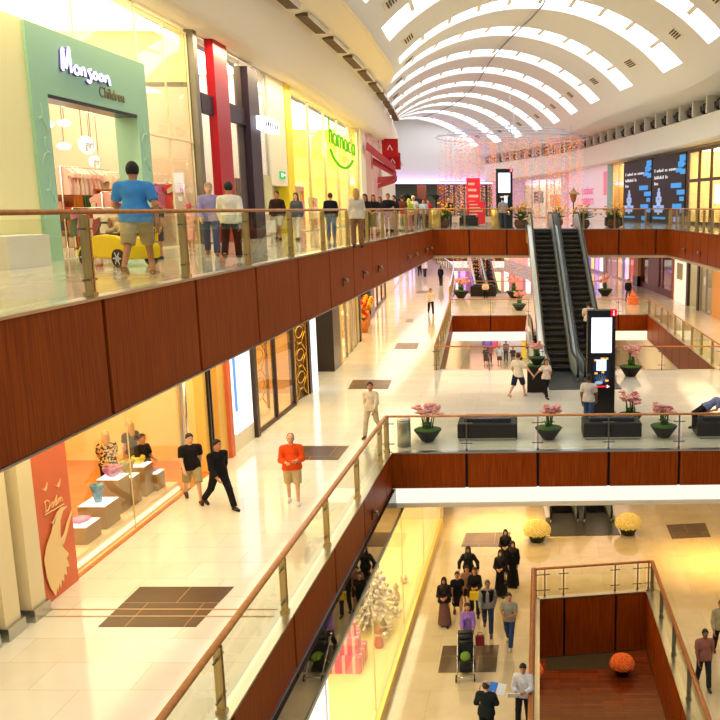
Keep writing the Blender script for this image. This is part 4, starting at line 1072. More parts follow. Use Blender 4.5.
# two dark hoarding posters
dk = mat('poster_dark', (20, 22, 28), .45, 0, .3); blu = mat('poster_blue', (30, 150, 230), .4, 0, .5, .5)
for w, ya, yb in (('right', yB, yC), ('left', yC, yD)):
    t = shopthing('hoarding_poster', 'dark hoarding poster with blue blocks, the %s one of the pair' % w, 'poster', Q2, ya + .12, yb - .12, -.1, .05, Z2, ZR - .05, dk, 1)
    L = yb - ya; g = random.Random(3)
    def U(u): return ya + .12 + (L - .24) * (1 - u)            # u: 0 at the poster's left edge seen from the hall
    b = MB()
    for (u0, u1, z0, z1) in ((.84, 1, 3.3, 3.75), (.8, .95, 2.9, 3.3), (.86, 1, 2.4, 2.75), (.74, .9, 2.55, 2.85), (.6, .9, 1.45, 1.8), (.78, 1, .95, 1.3), (.86, .98, .5, .8), (.66, .92, -.05, .3), (.88, 1, -.35, .0), (.84, 1.0, 3.0, 3.2), (.7, .86, -1.0, -.65)):
        seg(b, Q2, U(u0), U(u1), -.125, -.1, z0, z1, 0, 1)
    b.build('blue_blocks', blu, t, world=True)
    b = MB()
    for (u0, u1, z) in ((.08, .75, 2.72), (.08, .52, 2.2), (.08, .24, 1.75)):
        u = u0
        while u < u1:
            wd = g.uniform(.016, .032); seg(b, Q2, U(u), U(u + wd), -.12, -.1, z, z + g.choice((.16, .16, .24)), 0, 1); u += wd + .012 + (.04 if g.random() < .2 else 0)
    b.build('white_lines', mat('poster_white', (226, 232, 240), .5, 0, .5, .35), t, world=True)
    b = MB()
    for (u0, u1, z0, z1) in ((.2, .26, 1.2, 1.5), (.18, .28, .85, 1.2), (.14, .32, .45, .85), (.17, .29, .2, .45), (.06, .4, -.15, .2), (.1, .36, -.35, -.15), (.2, .26, -.5, -.35)):
        seg(b, Q2, U(u0), U(u1), -.12, -.1, z0, z1, 0, 1)
    b.build('stepped_emblem', mat('poster_silver', (150, 176, 226), .4, 0, .5, .5), t, world=True)
    b = MB(); seg(b, Q2, U(.17), U(.29), -.125, -.12, -.05, .12, 0, 1); seg(b, Q2, U(.2), U(.26), -.125, -.12, .6, .75, 0, 1); seg(b, Q2, U(.05), U(.45), -.12, -.1, -.85, -.68, 0, 1)
    b.build('emblem_blue', blu, t, world=True)
# lit shop, teal strip, pink poster
room(Q2, yD + .1, yE, 4, Z2, ZR, mat('amber_inside', (252, 214, 140), .6), glow('gold_ceil', (255, 228, 160), 10), M['marble2'], 1)
front(Q2, yD + .1, yE, Z2, ZR, 2, 1, mat('pale_frame', (244, 232, 190), .5), .1)
shopthing('shelf_display', 'orange lit display standing in the amber shop left of the dark posters', 'display', Q2, yD + 1.2, yD + 2.6, .8, 1.2, Z2, 2.2, mat('amber_panel', (240, 150, 40), .5, 0, .5, .6), 1)
panel(Q2, yE, yF, -.05, .1, Z2, ZR, mat('teal_strip', (150, 196, 186), .5), 1)
t = shopthing('hoarding_poster', 'large pale pink hoarding with rose lettering', 'poster', Q2, yF, yG, -.05, .1, Z2, ZR, mat('pink_board', (244, 222, 232), .5, 0, .5, .2), 1)
for (u, v, z0, z1) in ((yG - 2.2, yG - .05, 2.6, ZR - .1), (yF + .05, yF + 1.3, 1.2, 3.4), (yG - .9, yG - .05, Z2, 2.6)):
    seg(MB(), Q2, u, v, -.07, -.05, z0, z1, 0, 1).build('rose_patch', mat('rose_patch', (246, 140, 170), .5, 0, .5, .2), t, world=True)
ym = (yF + yG) / 2; ang = math.degrees(math.atan2(xw(Q2, yF) - xw(Q2, yG), yF - yG))
dd = Vector((xw(Q2, yF) - xw(Q2, yG), yF - yG)).normalized(); rzt = math.degrees(math.atan2(dd.y, dd.x))
for body, z, s_, oo in (('destination', 1.75, 1.25, -.6), ('maternity', .75, 1.45, -.6)):
    tm = text_mesh('rose_word', body, s_, mat('rose_letters', (236, 90, 150), .5, 0, .5, .3), None, (xw(Q2, ym + oo) - .12, ym + oo, z), (90, 0, rzt), .01, 0, .62 * (yG - yF) / (s_ * 5.2))
    tm.parent = t; tm.location = Vector(tm.location) - t.location
tm = text_mesh('grey_word', 'OPENING SOON', .7, mat('grey_letters', (150, 140, 170), .5), None, (xw(Q2, ym) - .12, ym, -.55), (90, 0, rzt), .01, 0, 1.2)
tm.parent = t; tm.location = Vector(tm.location) - t.location
# pale shops further on
panel(Q2, yG, yG + 1.8, -.05, .2, Z2, ZR, mat('rose_white', (246, 226, 230), .5), 1)
room(Q2, yG + 1.8, yI - 12, 4, Z2, ZR, M['white'], whiteceil, M['marble2'], 1)
front(Q2, yG + 1.8, yI - 12, Z2, 3.4, 5, 1, M['steel'], .12)
panel(Q2, yG + 1.8, yI - 1, -.02, .2, 3.4, ZR, mat('rose_white', (246, 226, 230), .5), 1)
y = yG + 3.6
shopthing('orange_counter', 'orange lit counter in the pale shop behind the string lights', 'counter', Q2, y, y + 3, .6, 1.0, .2, 1.5, mat('amber_panel', (240, 150, 40), .5, 0, .5, .6), 1)
shopthing('grey_screen', 'grey framed picture in the pale shop behind the string lights', 'picture', Q2, yG + 9, yG + 11.5, .6, .8, .6, 2.0, mat('picture_grey', (150, 170, 180), .4), 1)
panel(Q2, yI - 12, yI - 1, -.02, .2, Z2, 3.4, mat('lilac_wall', (222, 196, 222), .5), 1)
# food hall beyond the end wall
for k, px in enumerate((408, 436)):
    p = AT(px, 195, 122); t = thing('potted_palm', 'dark palm standing in the food hall, the %s one' % ('left', 'right')[k], 'plant', (p.x, 122, Z2))
    b = MB()
    for q in range(14):
        a = q * 2.4; b.tube([(0, 0, 2.2), (math.cos(a) * .8, math.sin(a) * .8, 3.0), (math.cos(a) * 1.7, math.sin(a) * 1.7, 2.5 + .3 * (q % 3))], [.06, .14, .02], 4, flat=.3)
    b.build('fronds', M['darkleaf'], t); MB().lathe([(.4, 0), (.5, .7), (.12, .75), (.1, 2.3)], (0, 0, 0), 10).build('trunk', M['leather'], t)
shop = MB().box(-29, 123, Z2, -17, 123.4, 1.3); tag(shop.build('food_counter', mat('counter_dark', (46, 40, 56), .4)), 'dark counter with red edge under the end wall', 'counter')
tag(MB().box(-27.5, 122.8, .7, -25, 122.95, 1.1).build('lit_sign', glow('sign_white', (250, 248, 255), 3.0)), 'white lit sign over the dark food counter', 'sign')
tag(MB().box(-22.6, 122.7, -.2, -21.6, 122.9, 1.6).build('red_panel', mat('banner_red', (220, 24, 30), .5, 0, .4, .25)), 'red panel beside the dark food counter', 'panel')

# ---- middle floor, left side (under the upper gallery)
P1 = LW1; ZS = Z2 - 1.62
colm = mat('stone_column', (240, 222, 176), .4); gld = mat('gold_wall', (238, 190, 96), .5)
panel(P1, 5, 11.5, .1, .3, Z1, ZS, gld, -1, 'wall_left')
front(P1, 7, 12.0, Z1, ZS, 3, m=M['mullion'], fr=.09, off=.0)
for k, (a, c) in enumerate(((12.05, 12.45), (12.65, 13.05), (13.3, 13.7))):
    panel(P1, a, c, -.1 - .04 * k, .4, Z1, ZS, colm)
    panel(P1, a - .03, c + .03, -.16 - .04 * k, .4, Z1, Z1 + .22, M['steel'])
# orange poster wall with bird silhouette
org = mat('coral_board', (226, 112, 68), .5)
t = shopthing('poster_board', 'coral poster panel with a pale bird and butterflies by the glass shop', 'poster', P1, 13.76, 14.95, -.06, .1, Z1, ZS, org)
pale = mat('pale_print', (250, 214, 150), .6); xp = -8.76
def flat(poly, x, m, name, parent, th=.012):
    b = MB(); n = len(poly)
    b.add([(x, y, z) for y, z in poly] + [(x + th, y, z) for y, z in poly], [tuple(range(n - 1, -1, -1)), tuple(range(n, 2 * n))] + [(i, (i + 1) % n, n + (i + 1) % n, n + i) for i in range(n)])
    return b.build(name, m, parent, world=True)
def PY(u, v): return (13.8 + 1.1 * u, Z1 + .08 + 2.15 * v)
bird = [(.3, .0), (.36, .06), (.37, .02), (.43, .08), (.46, .03), (.5, .1), (.56, .06), (.58, .13), (.66, .1), (.66, .17), (.76, .16), (.7, .24), (.78, .27), (.66, .34), (.6, .42), (.6, .5), (.64, .6), (.74, .66), (.88, .68), (.7, .7), (.56, .68), (.46, .62), (.36, .54), (.2, .46), (.1, .36), (.12, .2), (.2, .08)]
flat([PY(*q) for q in bird], xp + .035, pale, 'bird_silhouette', t)
flat([PY(*q) for q in [(.6, .44), (.7, .46), (.84, .55), (.98, .62), (.98, .59), (.86, .51), (.74, .42), (.62, .36)]], xp + .035, pale, 'branch', t)
for u, v in ((.3, .93), (.66, .9), (.52, .78), (.42, .62)):
    flat([PY(u, v), PY(u + .06, v + .02), PY(u + .1, v + .045), PY(u + .07, v - .005), PY(u + .03, v - .02), PY(u - .07, v + .02)], xp + .035, pale, 'butterfly', t)
script([[(0, 1), (.05, 0)], [(-.15, .9), (.4, .95), (.75, .5), (.4, .05), (-.1, .0)], [(1.2, .45), (1, .4), (.95, .1), (1.2, .1), (1.25, .5), (1.3, .05)], [(1.5, .5), (1.5, .1), (1.75, .1), (1.8, .5), (1.85, .05)], [(2.05, .05), (2.1, .45), (2.3, .45), (2.35, .1), (2.4, .45), (2.65, .45), (2.7, .05)], [(-.2, -.25), (2.9, -.3)]], xp + .05, 14.1, Z1 + 1.68, .19, .01, pale, 'signature', t)
# glass shop with vases
room(P1, 14.95, 22.6, 5.4, Z1, ZS, mat('honey_wall', (250, 224, 160), .6), glow('honey_ceil', (255, 226, 170), 4.0), M['shopwood'])
front(P1, 14.97, 20.0, Z1, ZS, 2, m=mat('glass_seam', (236, 214, 160), .4), fr=.014, dp=.016)
panel(P1, 14.95, 23.0, -.04, .1, ZS - .35, ZS, org)
panel(P1, 14.95, 22.4, -.02, .08, Z1, Z1 + .015, M['shopwood'], -1, 'floor')
t = shopthing('display_platform', 'long low white platform carrying the vase plinths', 'platform', P1, 15.1, 20.1, .25, 1.15, Z1 + .012, Z1 + .22, mat('platform_white', (252, 238, 206), .5))
g = MB(); seg(g, P1, 15.1, 20.1, .2, .25, Z1 + .03, Z1 + .1); g.build('edge_glow', glow('strip_warm', (255, 224, 160), 2.5), t, world=True)
def cube(label, px, py, X, h, w, l):
    r_, y_, z_ = ray(px, py); Y = X / r_ * y_
    t = thing('plinth', label, 'plinth', (X, Y, Z1 + .22))
    w *= .82; l *= .8
    MB().box(-w / 2, -l / 2, 0, w / 2, l / 2, h).build('block', mat('taupe_block', (170, 140, 96), .5), t)
    MB().box(-w / 2, -l / 2, h, w / 2, l / 2, h + .015).build('lit_top', glow('plinth_light', (255, 246, 226), 1.6), t)
    return Vector((X, Y, Z1 + .22 + h + .015))
def vase(label, p, prof, c1, c2, wob=0, n=20):
    t = thing('glass_vase', label, 'vase', p); t.scale = (.86, .86, .9)
    MB().lathe(prof, (0, 0, 0), n, wob=(lambda a, z: wob * math.sin(5 * a) * (z * 3)) if wob else None).build('bowl', varied('vase_%d%d%d' % c1, c1, c2, (1, 1, 1), 9, 2, .15, .6), t)
    MB().lathe([(prof[0][0] * 1.05, 0), (prof[0][0] * 1.05, .012), (prof[0][0], .016)], (0, 0, 0), n).build('foot', mat('vase_foot_%d%d%d' % c1, c1, .15), t)
wide = [(.07, 0), (.14, .05), (.22, .16), (.24, .25), (.21, .26), (.18, .17), (.05, .05)]
tall = [(.08, 0), (.1, .1), (.14, .3), (.17, .42), (.15, .42), (.1, .2)]
bowl = [(.06, 0), (.13, .04), (.18, .13), (.17, .22), (.14, .22), (.12, .1)]
vase('pink glass dish on the nearest low plinth', cube('low plinth nearest the coral poster', 80, 523, -9.45, .36, .65, .7), [(.1, 0), (.2, .04), (.26, .09), (.22, .08), (.08, .03)], (214, 90, 190), (236, 150, 220))
vase('tall blue glass vase on the second plinth', cube('broad plinth under the blue vase', 99, 508, -9.5, .5, .7, .75), tall, (60, 130, 190), (120, 180, 210))
vase('ruffled purple glass bowl on the third plinth', cube('tall plinth under the purple bowl', 114, 489, -9.6, .78, .6, .6), wide, (150, 60, 130), (206, 130, 190), .12)
vase('green and gold glass vase on the fourth plinth', cube('slim plinth under the green vase', 129, 487, -9.5, .66, .45, .45), [(.06, 0), (.1, .1), (.16, .3), (.2, .38), (.17, .38), (.09, .15)], (130, 150, 40), (196, 160, 80), .1)
vase('bright yellow glass bowl on the fifth plinth', cube('plinth under the yellow bowl', 140, 480, -9.55, .72, .55, .55), bowl, (246, 214, 20), (252, 236, 110), .08)
vase('small violet glass dish on the last low plinth', cube('low plinth at the end of the platform', 154, 482, -9.4, .42, .45, .5), [(.06, 0), (.12, .03), (.15, .07), (.12, .07)], (140, 60, 170), (190, 120, 210))
# entrance of the glass shop
for k, y in enumerate((20.15, 20.55)):
    struct(MB().tube([(-8.9, y, Z1 + .6), (-8.9, y, Z1 + 3.2)], .035, 8).build('door_%d' % (3 + k), M['chrome']))
panel(P1, 20.1, 20.22, .0, .1, Z1, ZS - .35, M['steel'])
panel(P1, 21.55, 22.15, .05, .3, Z1, ZS, gld); panel(P1, 22.35, 22.85, -.02, .3, Z1, ZS, gld)
for y in (21.75, 21.9): panel(P1, y, y + .06, -.02, .04, Z1 + .4, ZS - .5, M['black'])
panel(P1, 22.85, 23.1, -.12, .3, Z1, ZS, org)
panel(P1, 23.1, 25.0, -.02, .3, Z1, ZS, mat('ivory_wall', (244, 230, 196), .5))
t = shopthing('light_box', 'tall white and blue light box on the ivory wall', 'light box', P1, 23.35, 24.75, -.09, -.02, Z1 + .55, ZS - .25, glow('lightbox_white', (240, 246, 255), 1.9))
b = MB(); seg(b, P1, 23.35, 23.55, -.1, -.09, Z1 + 1.2, ZS - .3); b.build('blue_band', glow('lightbox_blue', (110, 150, 240), 1.4), t, world=True)
panel(P1, 25.0, 25.22, -.14, .3, Z1, ZS, mat('bronze_frame', (66, 50, 36), .4, .4))
# jewellery window with golden lattice
room(P1, 25.2, 31.2, 3.5, Z1, ZS, mat('brown_inside', (206, 164, 104), .5), glow('amber_ceil', (255, 216, 140), 8), M['marble1'])
front(P1, 25.25, 29.3, Z1, ZS, 2, m=mat('bronze_frame', (66, 50, 36), .4, .4), fr=.1, off=.0)
shopthing('light_strip', 'slim blue-white glowing strip at the jewellery window, left one', 'light', P1, 25.75, 26.0, .2, .4, Z1, ZS, glow('strip_blue', (200, 214, 255), 1.8))
gold = mat('polished_gold', (226, 170, 50), .25, .9)
def lattice(label, Y0, Y1, off, z0, z1, n, m, th=.025):
    t = thing('lattice_screen', label, 'screen', (xw(P1, (Y0 + Y1) / 2) - off, (Y0 + Y1) / 2, z0))
    b = MB(); x = xw(P1, Y0) - off; L = Y1 - Y0; r_ = L / 2
    for k in range(n):
        zc = z0 + (k + .5) * (z1 - z0) / n; h = (z1 - z0) / n / 2
        b.tube([(x, Y0, zc - h), (x, Y0 + L * .35, zc), (x, Y0, zc + h)], th, 5); b.tube([(x, Y1, zc - h), (x, Y1 - L * .35, zc), (x, Y1, zc + h)], th, 5)
        b.tube([(x, Y0 + L * .35, zc), (x, Y1 - L * .35, zc)], th, 5)
        b.tube([(x, (Y0 + Y1) / 2 + r_ * .6 * math.cos(a), zc + h + h * .5 * math.sin(a)) for a in np.linspace(0, 6.2832, 13)], th * .8, 5)
    b.build('gold_bars', m, t, world=True)
    f = MB()
    for y in (Y0, Y1): f.box(x - .04, y - .04, z0, x + .04, y + .04, z1)
    f.build('frame', m, t, world=True)
lattice('golden lattice screen behind the jewellery window', 27.2, 28.9, .8, Z1, ZS - .2, 4, mat('dull_gold', (176, 130, 60), .4, .7), .02)
lattice('bright golden lattice panel beside the jewellery window', 29.5, 31.0, .02, Z1, ZS, 5, gold, .035)
panel(P1, 29.42, 31.1, .1, .2, Z1, ZS, mat('brown_back', (96, 62, 28), .4))
t = thing('display_table', 'dark display table with gold pieces behind the jewellery window', 'table', (-10.2, 27.2, Z1))
MB().box(-.5, -1.0, .78, .5, 1.0, .86).build('table_top', M['leather'], t)
for sx in (-.42, .42):
    for sy in (-.9, .9): MB().box(sx - .03, sy - .03, 0, sx + .03, sy + .03, .78).build('leg', gold, t)
for k in range(6):
    o = MB().lathe([(.05, 0), (.1, .05), (.13, .16), (.06, .26), (.08, .3)], (0, 0, 0), 10).build('gold_ornament', gold, None, (-10.2 + .2 * (k % 2), 26.4 + k * .3, Z1 + .86)); tag(o, 'small gold ornament on the dark display table', 'ornament', 'gold ornaments on the display table')
panel(P1, 31.2, 31.5, -.05, .3, Z1, ZS, mat('bronze_frame', (66, 50, 36), .4, .4))
shopthing('light_strip', 'broad blue-white glowing strip before the dark column', 'light', P1, 31.6, 32.4, -.04, .1, Z1, ZS, glow('strip_pale', (236, 236, 250), 1.7), part='lit_panel')
panel(P1, 32.4, 35.6, .9, 1.1, Z1, ZS, M['cream'])
panel(P1, 35.6, 37.2, .0, 1.3, Z1, ZS, mat('dark_bronze_stone', (46, 34, 24), .3))
panel(P1, 37.2, 37.6, .0, .5, Z1, ZS, gld)
# lit shops further on
room(P1, 37.6, 44.4, 3.2, Z1, ZS, mat('champagne_wall', (250, 226, 160), .5), glow('honey_ceil2', (255, 220, 150), 6), M['marble1'])
front(P1, 37.6, 43.8, Z1, ZS, 4, m=M['steel'], fr=.06)
g = random.Random(9)
for k in range(46):
    y = g.uniform(38, 43); z = g.uniform(Z1 + .3, ZS - .3)
    o = MB().ell((0, 0, 0), (.12, .16, .12), 7).build('glass_bauble', glow('bauble_gold', (255, 220, 150), 2.2) if k % 2 else mat('bauble_amber', (230, 170, 80), .2), None, (xw(P1, y) - .5 - g.random() * .5, y, z)); tag(o, 'golden bauble strung in the lit champagne window', 'bauble', 'baubles in the champagne window')
panel(P1, 43.8, 44.5, -.06, .5, Z1, ZS, mat('bronze_frame', (66, 50, 36), .4, .4))
room(P1, 44.6, 53, 3, Z1, ZS, mat('champagne_wall', (250, 226, 160), .5), glow('honey_ceil2', (255, 220, 150), 6), M['marble1'])
for k, y in enumerate((47.2, 48.6, 50.0)):
    t = thing('flower_stand', 'vase of red and yellow flowers before the far left shops', 'flowers', (xw(P1, y) + .05, y, Z1), 0, 'flower vases by the far left shops')
    MB().lathe([(.2, 0), (.3, .5), (.24, .7)], (0, 0, 0), 12).build('vase', mat('vase_amber', (210, 120, 30), .3), t)
    b = MB(); f = MB()
    for q in range(26):
        a = q * 2.4; h = .9 + .9 * ((q * 37) % 17) / 17; r_ = .1 + .4 * ((q * 13) % 11) / 11
        f.ell((r_ * math.cos(a), r_ * math.sin(a), h), .12, 6, q % 2)
        b.tube([(0, 0, .6), (r_ * math.cos(a), r_ * math.sin(a), h)], .015, 4)
    b.build('stems', M['leaf'], t); f.build('blooms', [mat('bloom_red', (220, 40, 24), .6), mat('bloom_yellow', (250, 200, 40), .6)], t)
panel(P1, 53, 55.5, -.1, 1, Z1, ZS, mat('dark_bronze_stone', (46, 34, 24), .3))
room(P1, 55.6, 66, 3, Z1, ZS, mat('champagne_wall', (250, 226, 160), .5), glow('honey_ceil2', (255, 220, 150), 6), M['marble1'])
front(P1, 55.6, 66, Z1, ZS, 3, m=M['mullion'], fr=.2)
panel(P1, 66.1, 117, .0, .4, Z1, ZS, M['cream'])
for y in (75, 86, 98, 108): panel(P1, y, y + 5, -.06, .0, Z1 + .2, ZS - .6, glow('far_window', (236, 214, 255), 1.2))
# ---- middle floor, right side
Q1 = RW1
def Yr(px, py=290): return YH(px, Q1, py)
def y1(px): return Yr(px, 300)
ya, yb, yc, yd, ye, yf, yg = y1(719), y1(712), y1(699), y1(686.5), y1(674), y1(640), y1(604)
warmw = mat('warm_oak_wall', (226, 170, 96), .5)
panel(Q1, 32, yb, -.02, .3, Z1, ZS, warmw, 1)
for k in range(4): panel(Q1, 40 + k * 2.6, 40.2 + k * 2.6, -.1, 0, Z1, ZS, mat('oak_rib', (190, 130, 66), .5), 1)
room(Q1, yb + .1, yc, 1.6, Z1, ZS, mat('pale_green_wall', (226, 228, 200), .6), glow('white_shop', (255, 246, 226), 8), M['marble1'], 1)
front(Q1, yb + .1, yc, Z1, ZS, 2, 1, M['steel'], .08)
dkf = mat('aubergine_frame', (58, 40, 44), .4)
panel(Q1, yc, yc + .4, -.08, .1, Z1, ZS, dkf, 1); panel(Q1, yd - .5, yd, -.08, .1, Z1, ZS, dkf, 1); panel(Q1, yc, yd, -.08, .1, ZS - .35, ZS, dkf, 1)
room(Q1, yc + .4, yd - .5, 1.2, Z1, ZS, mat('pale_green_wall', (236, 238, 214), .6), glow('white_shop', (255, 246, 226), 8), M['marble1'], 1)
t = shopthing('wall_picture', 'orange and black diagonal picture inside the dark door frame', 'picture', Q1, yc + 1.2, yd - 1.4, 1.08, 1.18, Z1 + 2.4, ZS - .4, mat('picture_orange', (236, 110, 40), .5, 0, .5, .4), 1)
b = MB(); seg(b, Q1, yc + 1.3, yc + 2.2, 1.06, 1.08, Z1 + 2.5, Z1 + 2.9, 0, 1); seg(b, Q1, yc + 2.0, yd - 1.5, 1.06, 1.08, Z1 + 3.1, Z1 + 3.4, 0, 1); b.build('black_stripe', M['black'], t, world=True)
t = shopthing('wall_picture', 'small dark picture inside the dark door frame', 'picture', Q1, yc + 1.6, yd - 2.0, 1.08, 1.18, Z1 + 1.2, Z1 + 2.1, mat('picture_violet', (86, 76, 96), .5), 1)
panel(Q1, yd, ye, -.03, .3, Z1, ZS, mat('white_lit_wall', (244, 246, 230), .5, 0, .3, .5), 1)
t = shopthing('wall_picture', 'pale framed picture on the white wall of the right walkway', 'picture', Q1, yd + 1.2, yd + 2.8, -.08, -.03, Z1 + 1.7, Z1 + 2.9, mat('picture_sage', (170, 170, 130), .5), 1)
panel(Q1, ye, ye + .6, -.1, .4, Z1, ZS, mat('copper_column', (150, 84, 44), .5), 1)
rd = mat('oxblood_frame', (84, 26, 24), .35)
for k, c_ in enumerate(((255, 226, 236), (200, 150, 255), (255, 190, 120), (110, 90, 200), (255, 240, 230), (255, 130, 110), (226, 180, 255), (255, 220, 160))):
    y = yg + .4 + k * 1.7
    shopthing('lit_window', 'glowing shop window far along the right middle-level walkway', 'window', Q1, y, y + 1.2, -.1, -.05, Z1 + .3, Z1 + 2.4 + .5 * (k % 3), glow('farwin_%d' % k, c_, 1.5), 1, 'glowing windows far along the right walkway', 'lit_pane')
room(Q1, ye + .6, yf, 3, Z1, ZS, mat('dusky_wall', (110, 70, 66), .6), glow('dusk_ceil', (230, 190, 220), 2.5), M['marble1'], 1)
front(Q1, ye + .6, yf, Z1, ZS, 3, 1, rd, .5)
shopthing('shop_door', 'dark red slatted shop door on the right walkway', 'door', Q1, ye + 5, ye + 8.5, -.04, .03, Z1, Z1 + 3.4, rd, 1, part='door_leaf')
panel(Q1, yf, yf + 1.6, -.25, .4, Z1, ZS, mat('bronze_pillar', (176, 120, 70), .4, .3), 1)
panel(Q1, yf, yf + 1.6, -.3, .4, Z1, Z1 + .9, M['black'], 1)
room(Q1, yf + 1.7, yg, 3, Z1, ZS, mat('lilac_wall', (222, 196, 222), .5), pinkceil, M['marble1'], 1)
front(Q1, yf + 1.7, yg, Z1, ZS, 5, 1, M['steel'], .2)
for k, (f_, c_, n_) in enumerate(((.12, (226, 120, 60), 'orange'), (.3, (230, 60, 60), 'red'), (.45, (246, 230, 250), 'white'), (.6, (120, 120, 240), 'blue'), (.75, (250, 190, 120), 'peach'))):
    y = yf + 2.5 + (yg - yf - 4) * f_
    shopthing('shop_display', '%s lit display behind the far right middle-level glass' % n_, 'display', Q1, y, y + 1.3, .7, 1.2, Z1, Z1 + 2.3, mat('disp_%d' % k, c_, .5, 0, .5, .9), 1)
panel(Q1, yg, yg + 14, -.05, .3, Z1, ZS, mat('lilac_wall', (222, 196, 222), .5), 1)
# back of the middle floor
struct(MB().box(-32, 134, Z1, 12, 134.4, ZS).build('wall_back', mat('lilac_wall', (222, 196, 222), .5)))  # pink glow of the far shops is put into the wall colour
g = random.Random(4)
for k in range(7):
    X = -11 + k * 2.3; c_ = g.choice(((255, 200, 120), (230, 180, 255), (255, 240, 220), (255, 120, 110)))
    o = MB().box(X, 133.6, Z1 + .3, X + 1.4, 133.95, Z1 + g.uniform(3.2, 4.1)).build('lit_window', glow('farlit_%d' % k, c_, 2.4)); tag(o, 'distant lit shop window behind the string lights', 'window', 'distant lit windows')

# ---- lower floor
PL = [(-4.2, 4), (-4.2, 36.5), (-4.5, 60)]
yv = mat('display_yellow', (252, 238, 168), .5)
LZ = -9.05
panel(PL, 6, 33.2, 2.9, 3.1, Z0, LZ, mat('display_back', (252, 238, 186), .5), -1, 'wall_left')
panel(PL, 6, 33.2, .05, 2.9, Z0, Z0 + .25, yv, -1, 'floor')
panel(PL, 6, 33.2, -.16, .06, Z0, Z0 + .3, mat('gilt_kerb', (236, 200, 90), .3, .2))
panel(PL, 6, 33.2, .05, 2.9, LZ, LZ + .1, M['black'], -1, 'ceiling')
g_ = MB(); seg(g_, PL, 6.5, 32.8, .5, 1.9, LZ - .1, LZ - .04); SHELL(g_, glow('display_ceil', (255, 238, 190), 7.5))
front(PL, 6, 33.2, Z0 + .3, LZ, 6, m=mat('glass_seam', (236, 214, 160), .4), fr=.012, off=.0, dp=.016)
panel(PL, 6, 36, .0, .12, LZ, Z1 - 1.1, M['mirror'])
panel(PL, 33.2, 34.4, -.05, 2.4, Z0, LZ, M['cream'])
shopthing('light_box', 'large white glowing board in the lower display window', 'light box', PL, 12.5, 15.6, .1, .25, Z0 + .3, LZ - .1, glow('lightbox_white', (240, 246, 255), 1.9))
# white decorated tree
def xmas(x, y, z):
    t = thing('christmas_tree', 'white frosted christmas tree in the lower display window', 'tree', (x, y, z)); t.scale = (1.15, 1.15, 1.2); g = random.Random(6)
    MB().lathe([(.16, 0), (.2, .2), (.05, .22), (.04, 1.7)], (0, 0, 0), 10).build('trunk', M['white'], t)
    b = MB()
    for k in range(330):
        h = .3 + 1.75 * (k / 330); r_ = .88 * (1 - (h - .3) / 1.85) + .05; a = k * 2.39996; q = r_ * g.uniform(.55, 1.0)
        p0 = Vector((q * .4 * math.cos(a), q * .4 * math.sin(a), h + .06)); p1 = Vector((q * math.cos(a), q * math.sin(a), h - .06))
        b.tube([p0, p1], [.05, .02], 4); b.ell(p1, (.07, .07, .045), 5)
    b.build('frosted_branches', mat('frost', (250, 246, 238), .7), t)
    for k in range(26):
        h = .4 + 1.5 * k / 26; r_ = .86 * (1 - (h - .3) / 1.85) + .06; a = k * 2.1
        MB().ell((r_ * math.cos(a), r_ * math.sin(a), h), .06, 8).build('bauble', mat('bauble_blue', (110, 130, 220), .1, .4) if k % 2 else mat('bauble_silver', (220, 220, 230), .1, .8), t)
    MB().ell((0, 0, 2.15), (.09, .09, .15), 8).build('topper', gold, t)
xmas(-5.35, 24.2, Z0 + .25)
zz = Z0 + .25
for k, (w, h) in enumerate(((.95, .5), (.72, .45), (.5, .4))):
    t = thing('gift_box', 'striped pink gift box, %s of the tower in the lower window' % ('bottom', 'middle', 'top')[k], 'gift', (-5.45, 21.9, zz), R(8 * k))
    MB().rbox((0, 0, h / 2), (w, w, h), .02).build('box', mat('gift_pink', (240, 100, 150), .5), t)
    b = MB()
    for q in (-.3, 0, .3):
        b.box(q * w - .04, -w / 2 - .006, 0, q * w + .04, w / 2 + .006, h + .006); b.box(-w / 2 - .006, q * w - .04, 0, w / 2 + .006, q * w + .04, h + .004)
    b.build('pale_stripes', mat('gift_pale', (252, 206, 214), .5), t)
    if k == 2:
        r = MB()
        for a in (0, 1.57, 3.14, 4.71): r.tube([(0, 0, h), (.18 * math.cos(a), .18 * math.sin(a), h + .18), (.22 * math.cos(a), .22 * math.sin(a), h + .04), (0, 0, h)], .03, 6)
        r.build('bow', mat('gift_bow', (226, 50, 100), .4), t)
    zz += h + .008
for k, (x, y, c_, n_) in enumerate(((-4.75, 22.9, (190, 40, 40), 'red'), (-4.7, 23.4, (60, 50, 40), 'dark'), (-4.75, 25.9, (230, 220, 200), 'white'))):
    t = thing('toy_figure', '%s little toy figure standing by the frosted tree' % n_, 'toy', (x, y, Z0 + .25))
    MB().lathe([(.12, 0), (.15, .1), (.1, .3), (.04, .34)], (0, 0, 0), 10).build('body', mat('toy_%d' % k, c_, .5), t); MB().ell((0, 0, .42), .1, 8).build('head', mat('toy_face', (240, 206, 170), .5), t)
    MB().lathe([(.11, .45), (.06, .56), (.01, .66)], (0, 0, 0), 8).build('hat', mat('toy_hat%d' % k, c_, .5), t)
for k, (x, y) in enumerate(((-4.6, 24.9), (-4.65, 23.3), (-4.6, 23.8), (-4.7, 27.2))):
    tag(MB().ell((0, 0, .14), .14, 12).build('ornament_ball', mat('ball_silver', (226, 216, 190), .12, .8), None, (x, y, Z0 + .25)), 'silver ball lying on the yellow display floor', 'ornament', 'silver balls in the lower window')
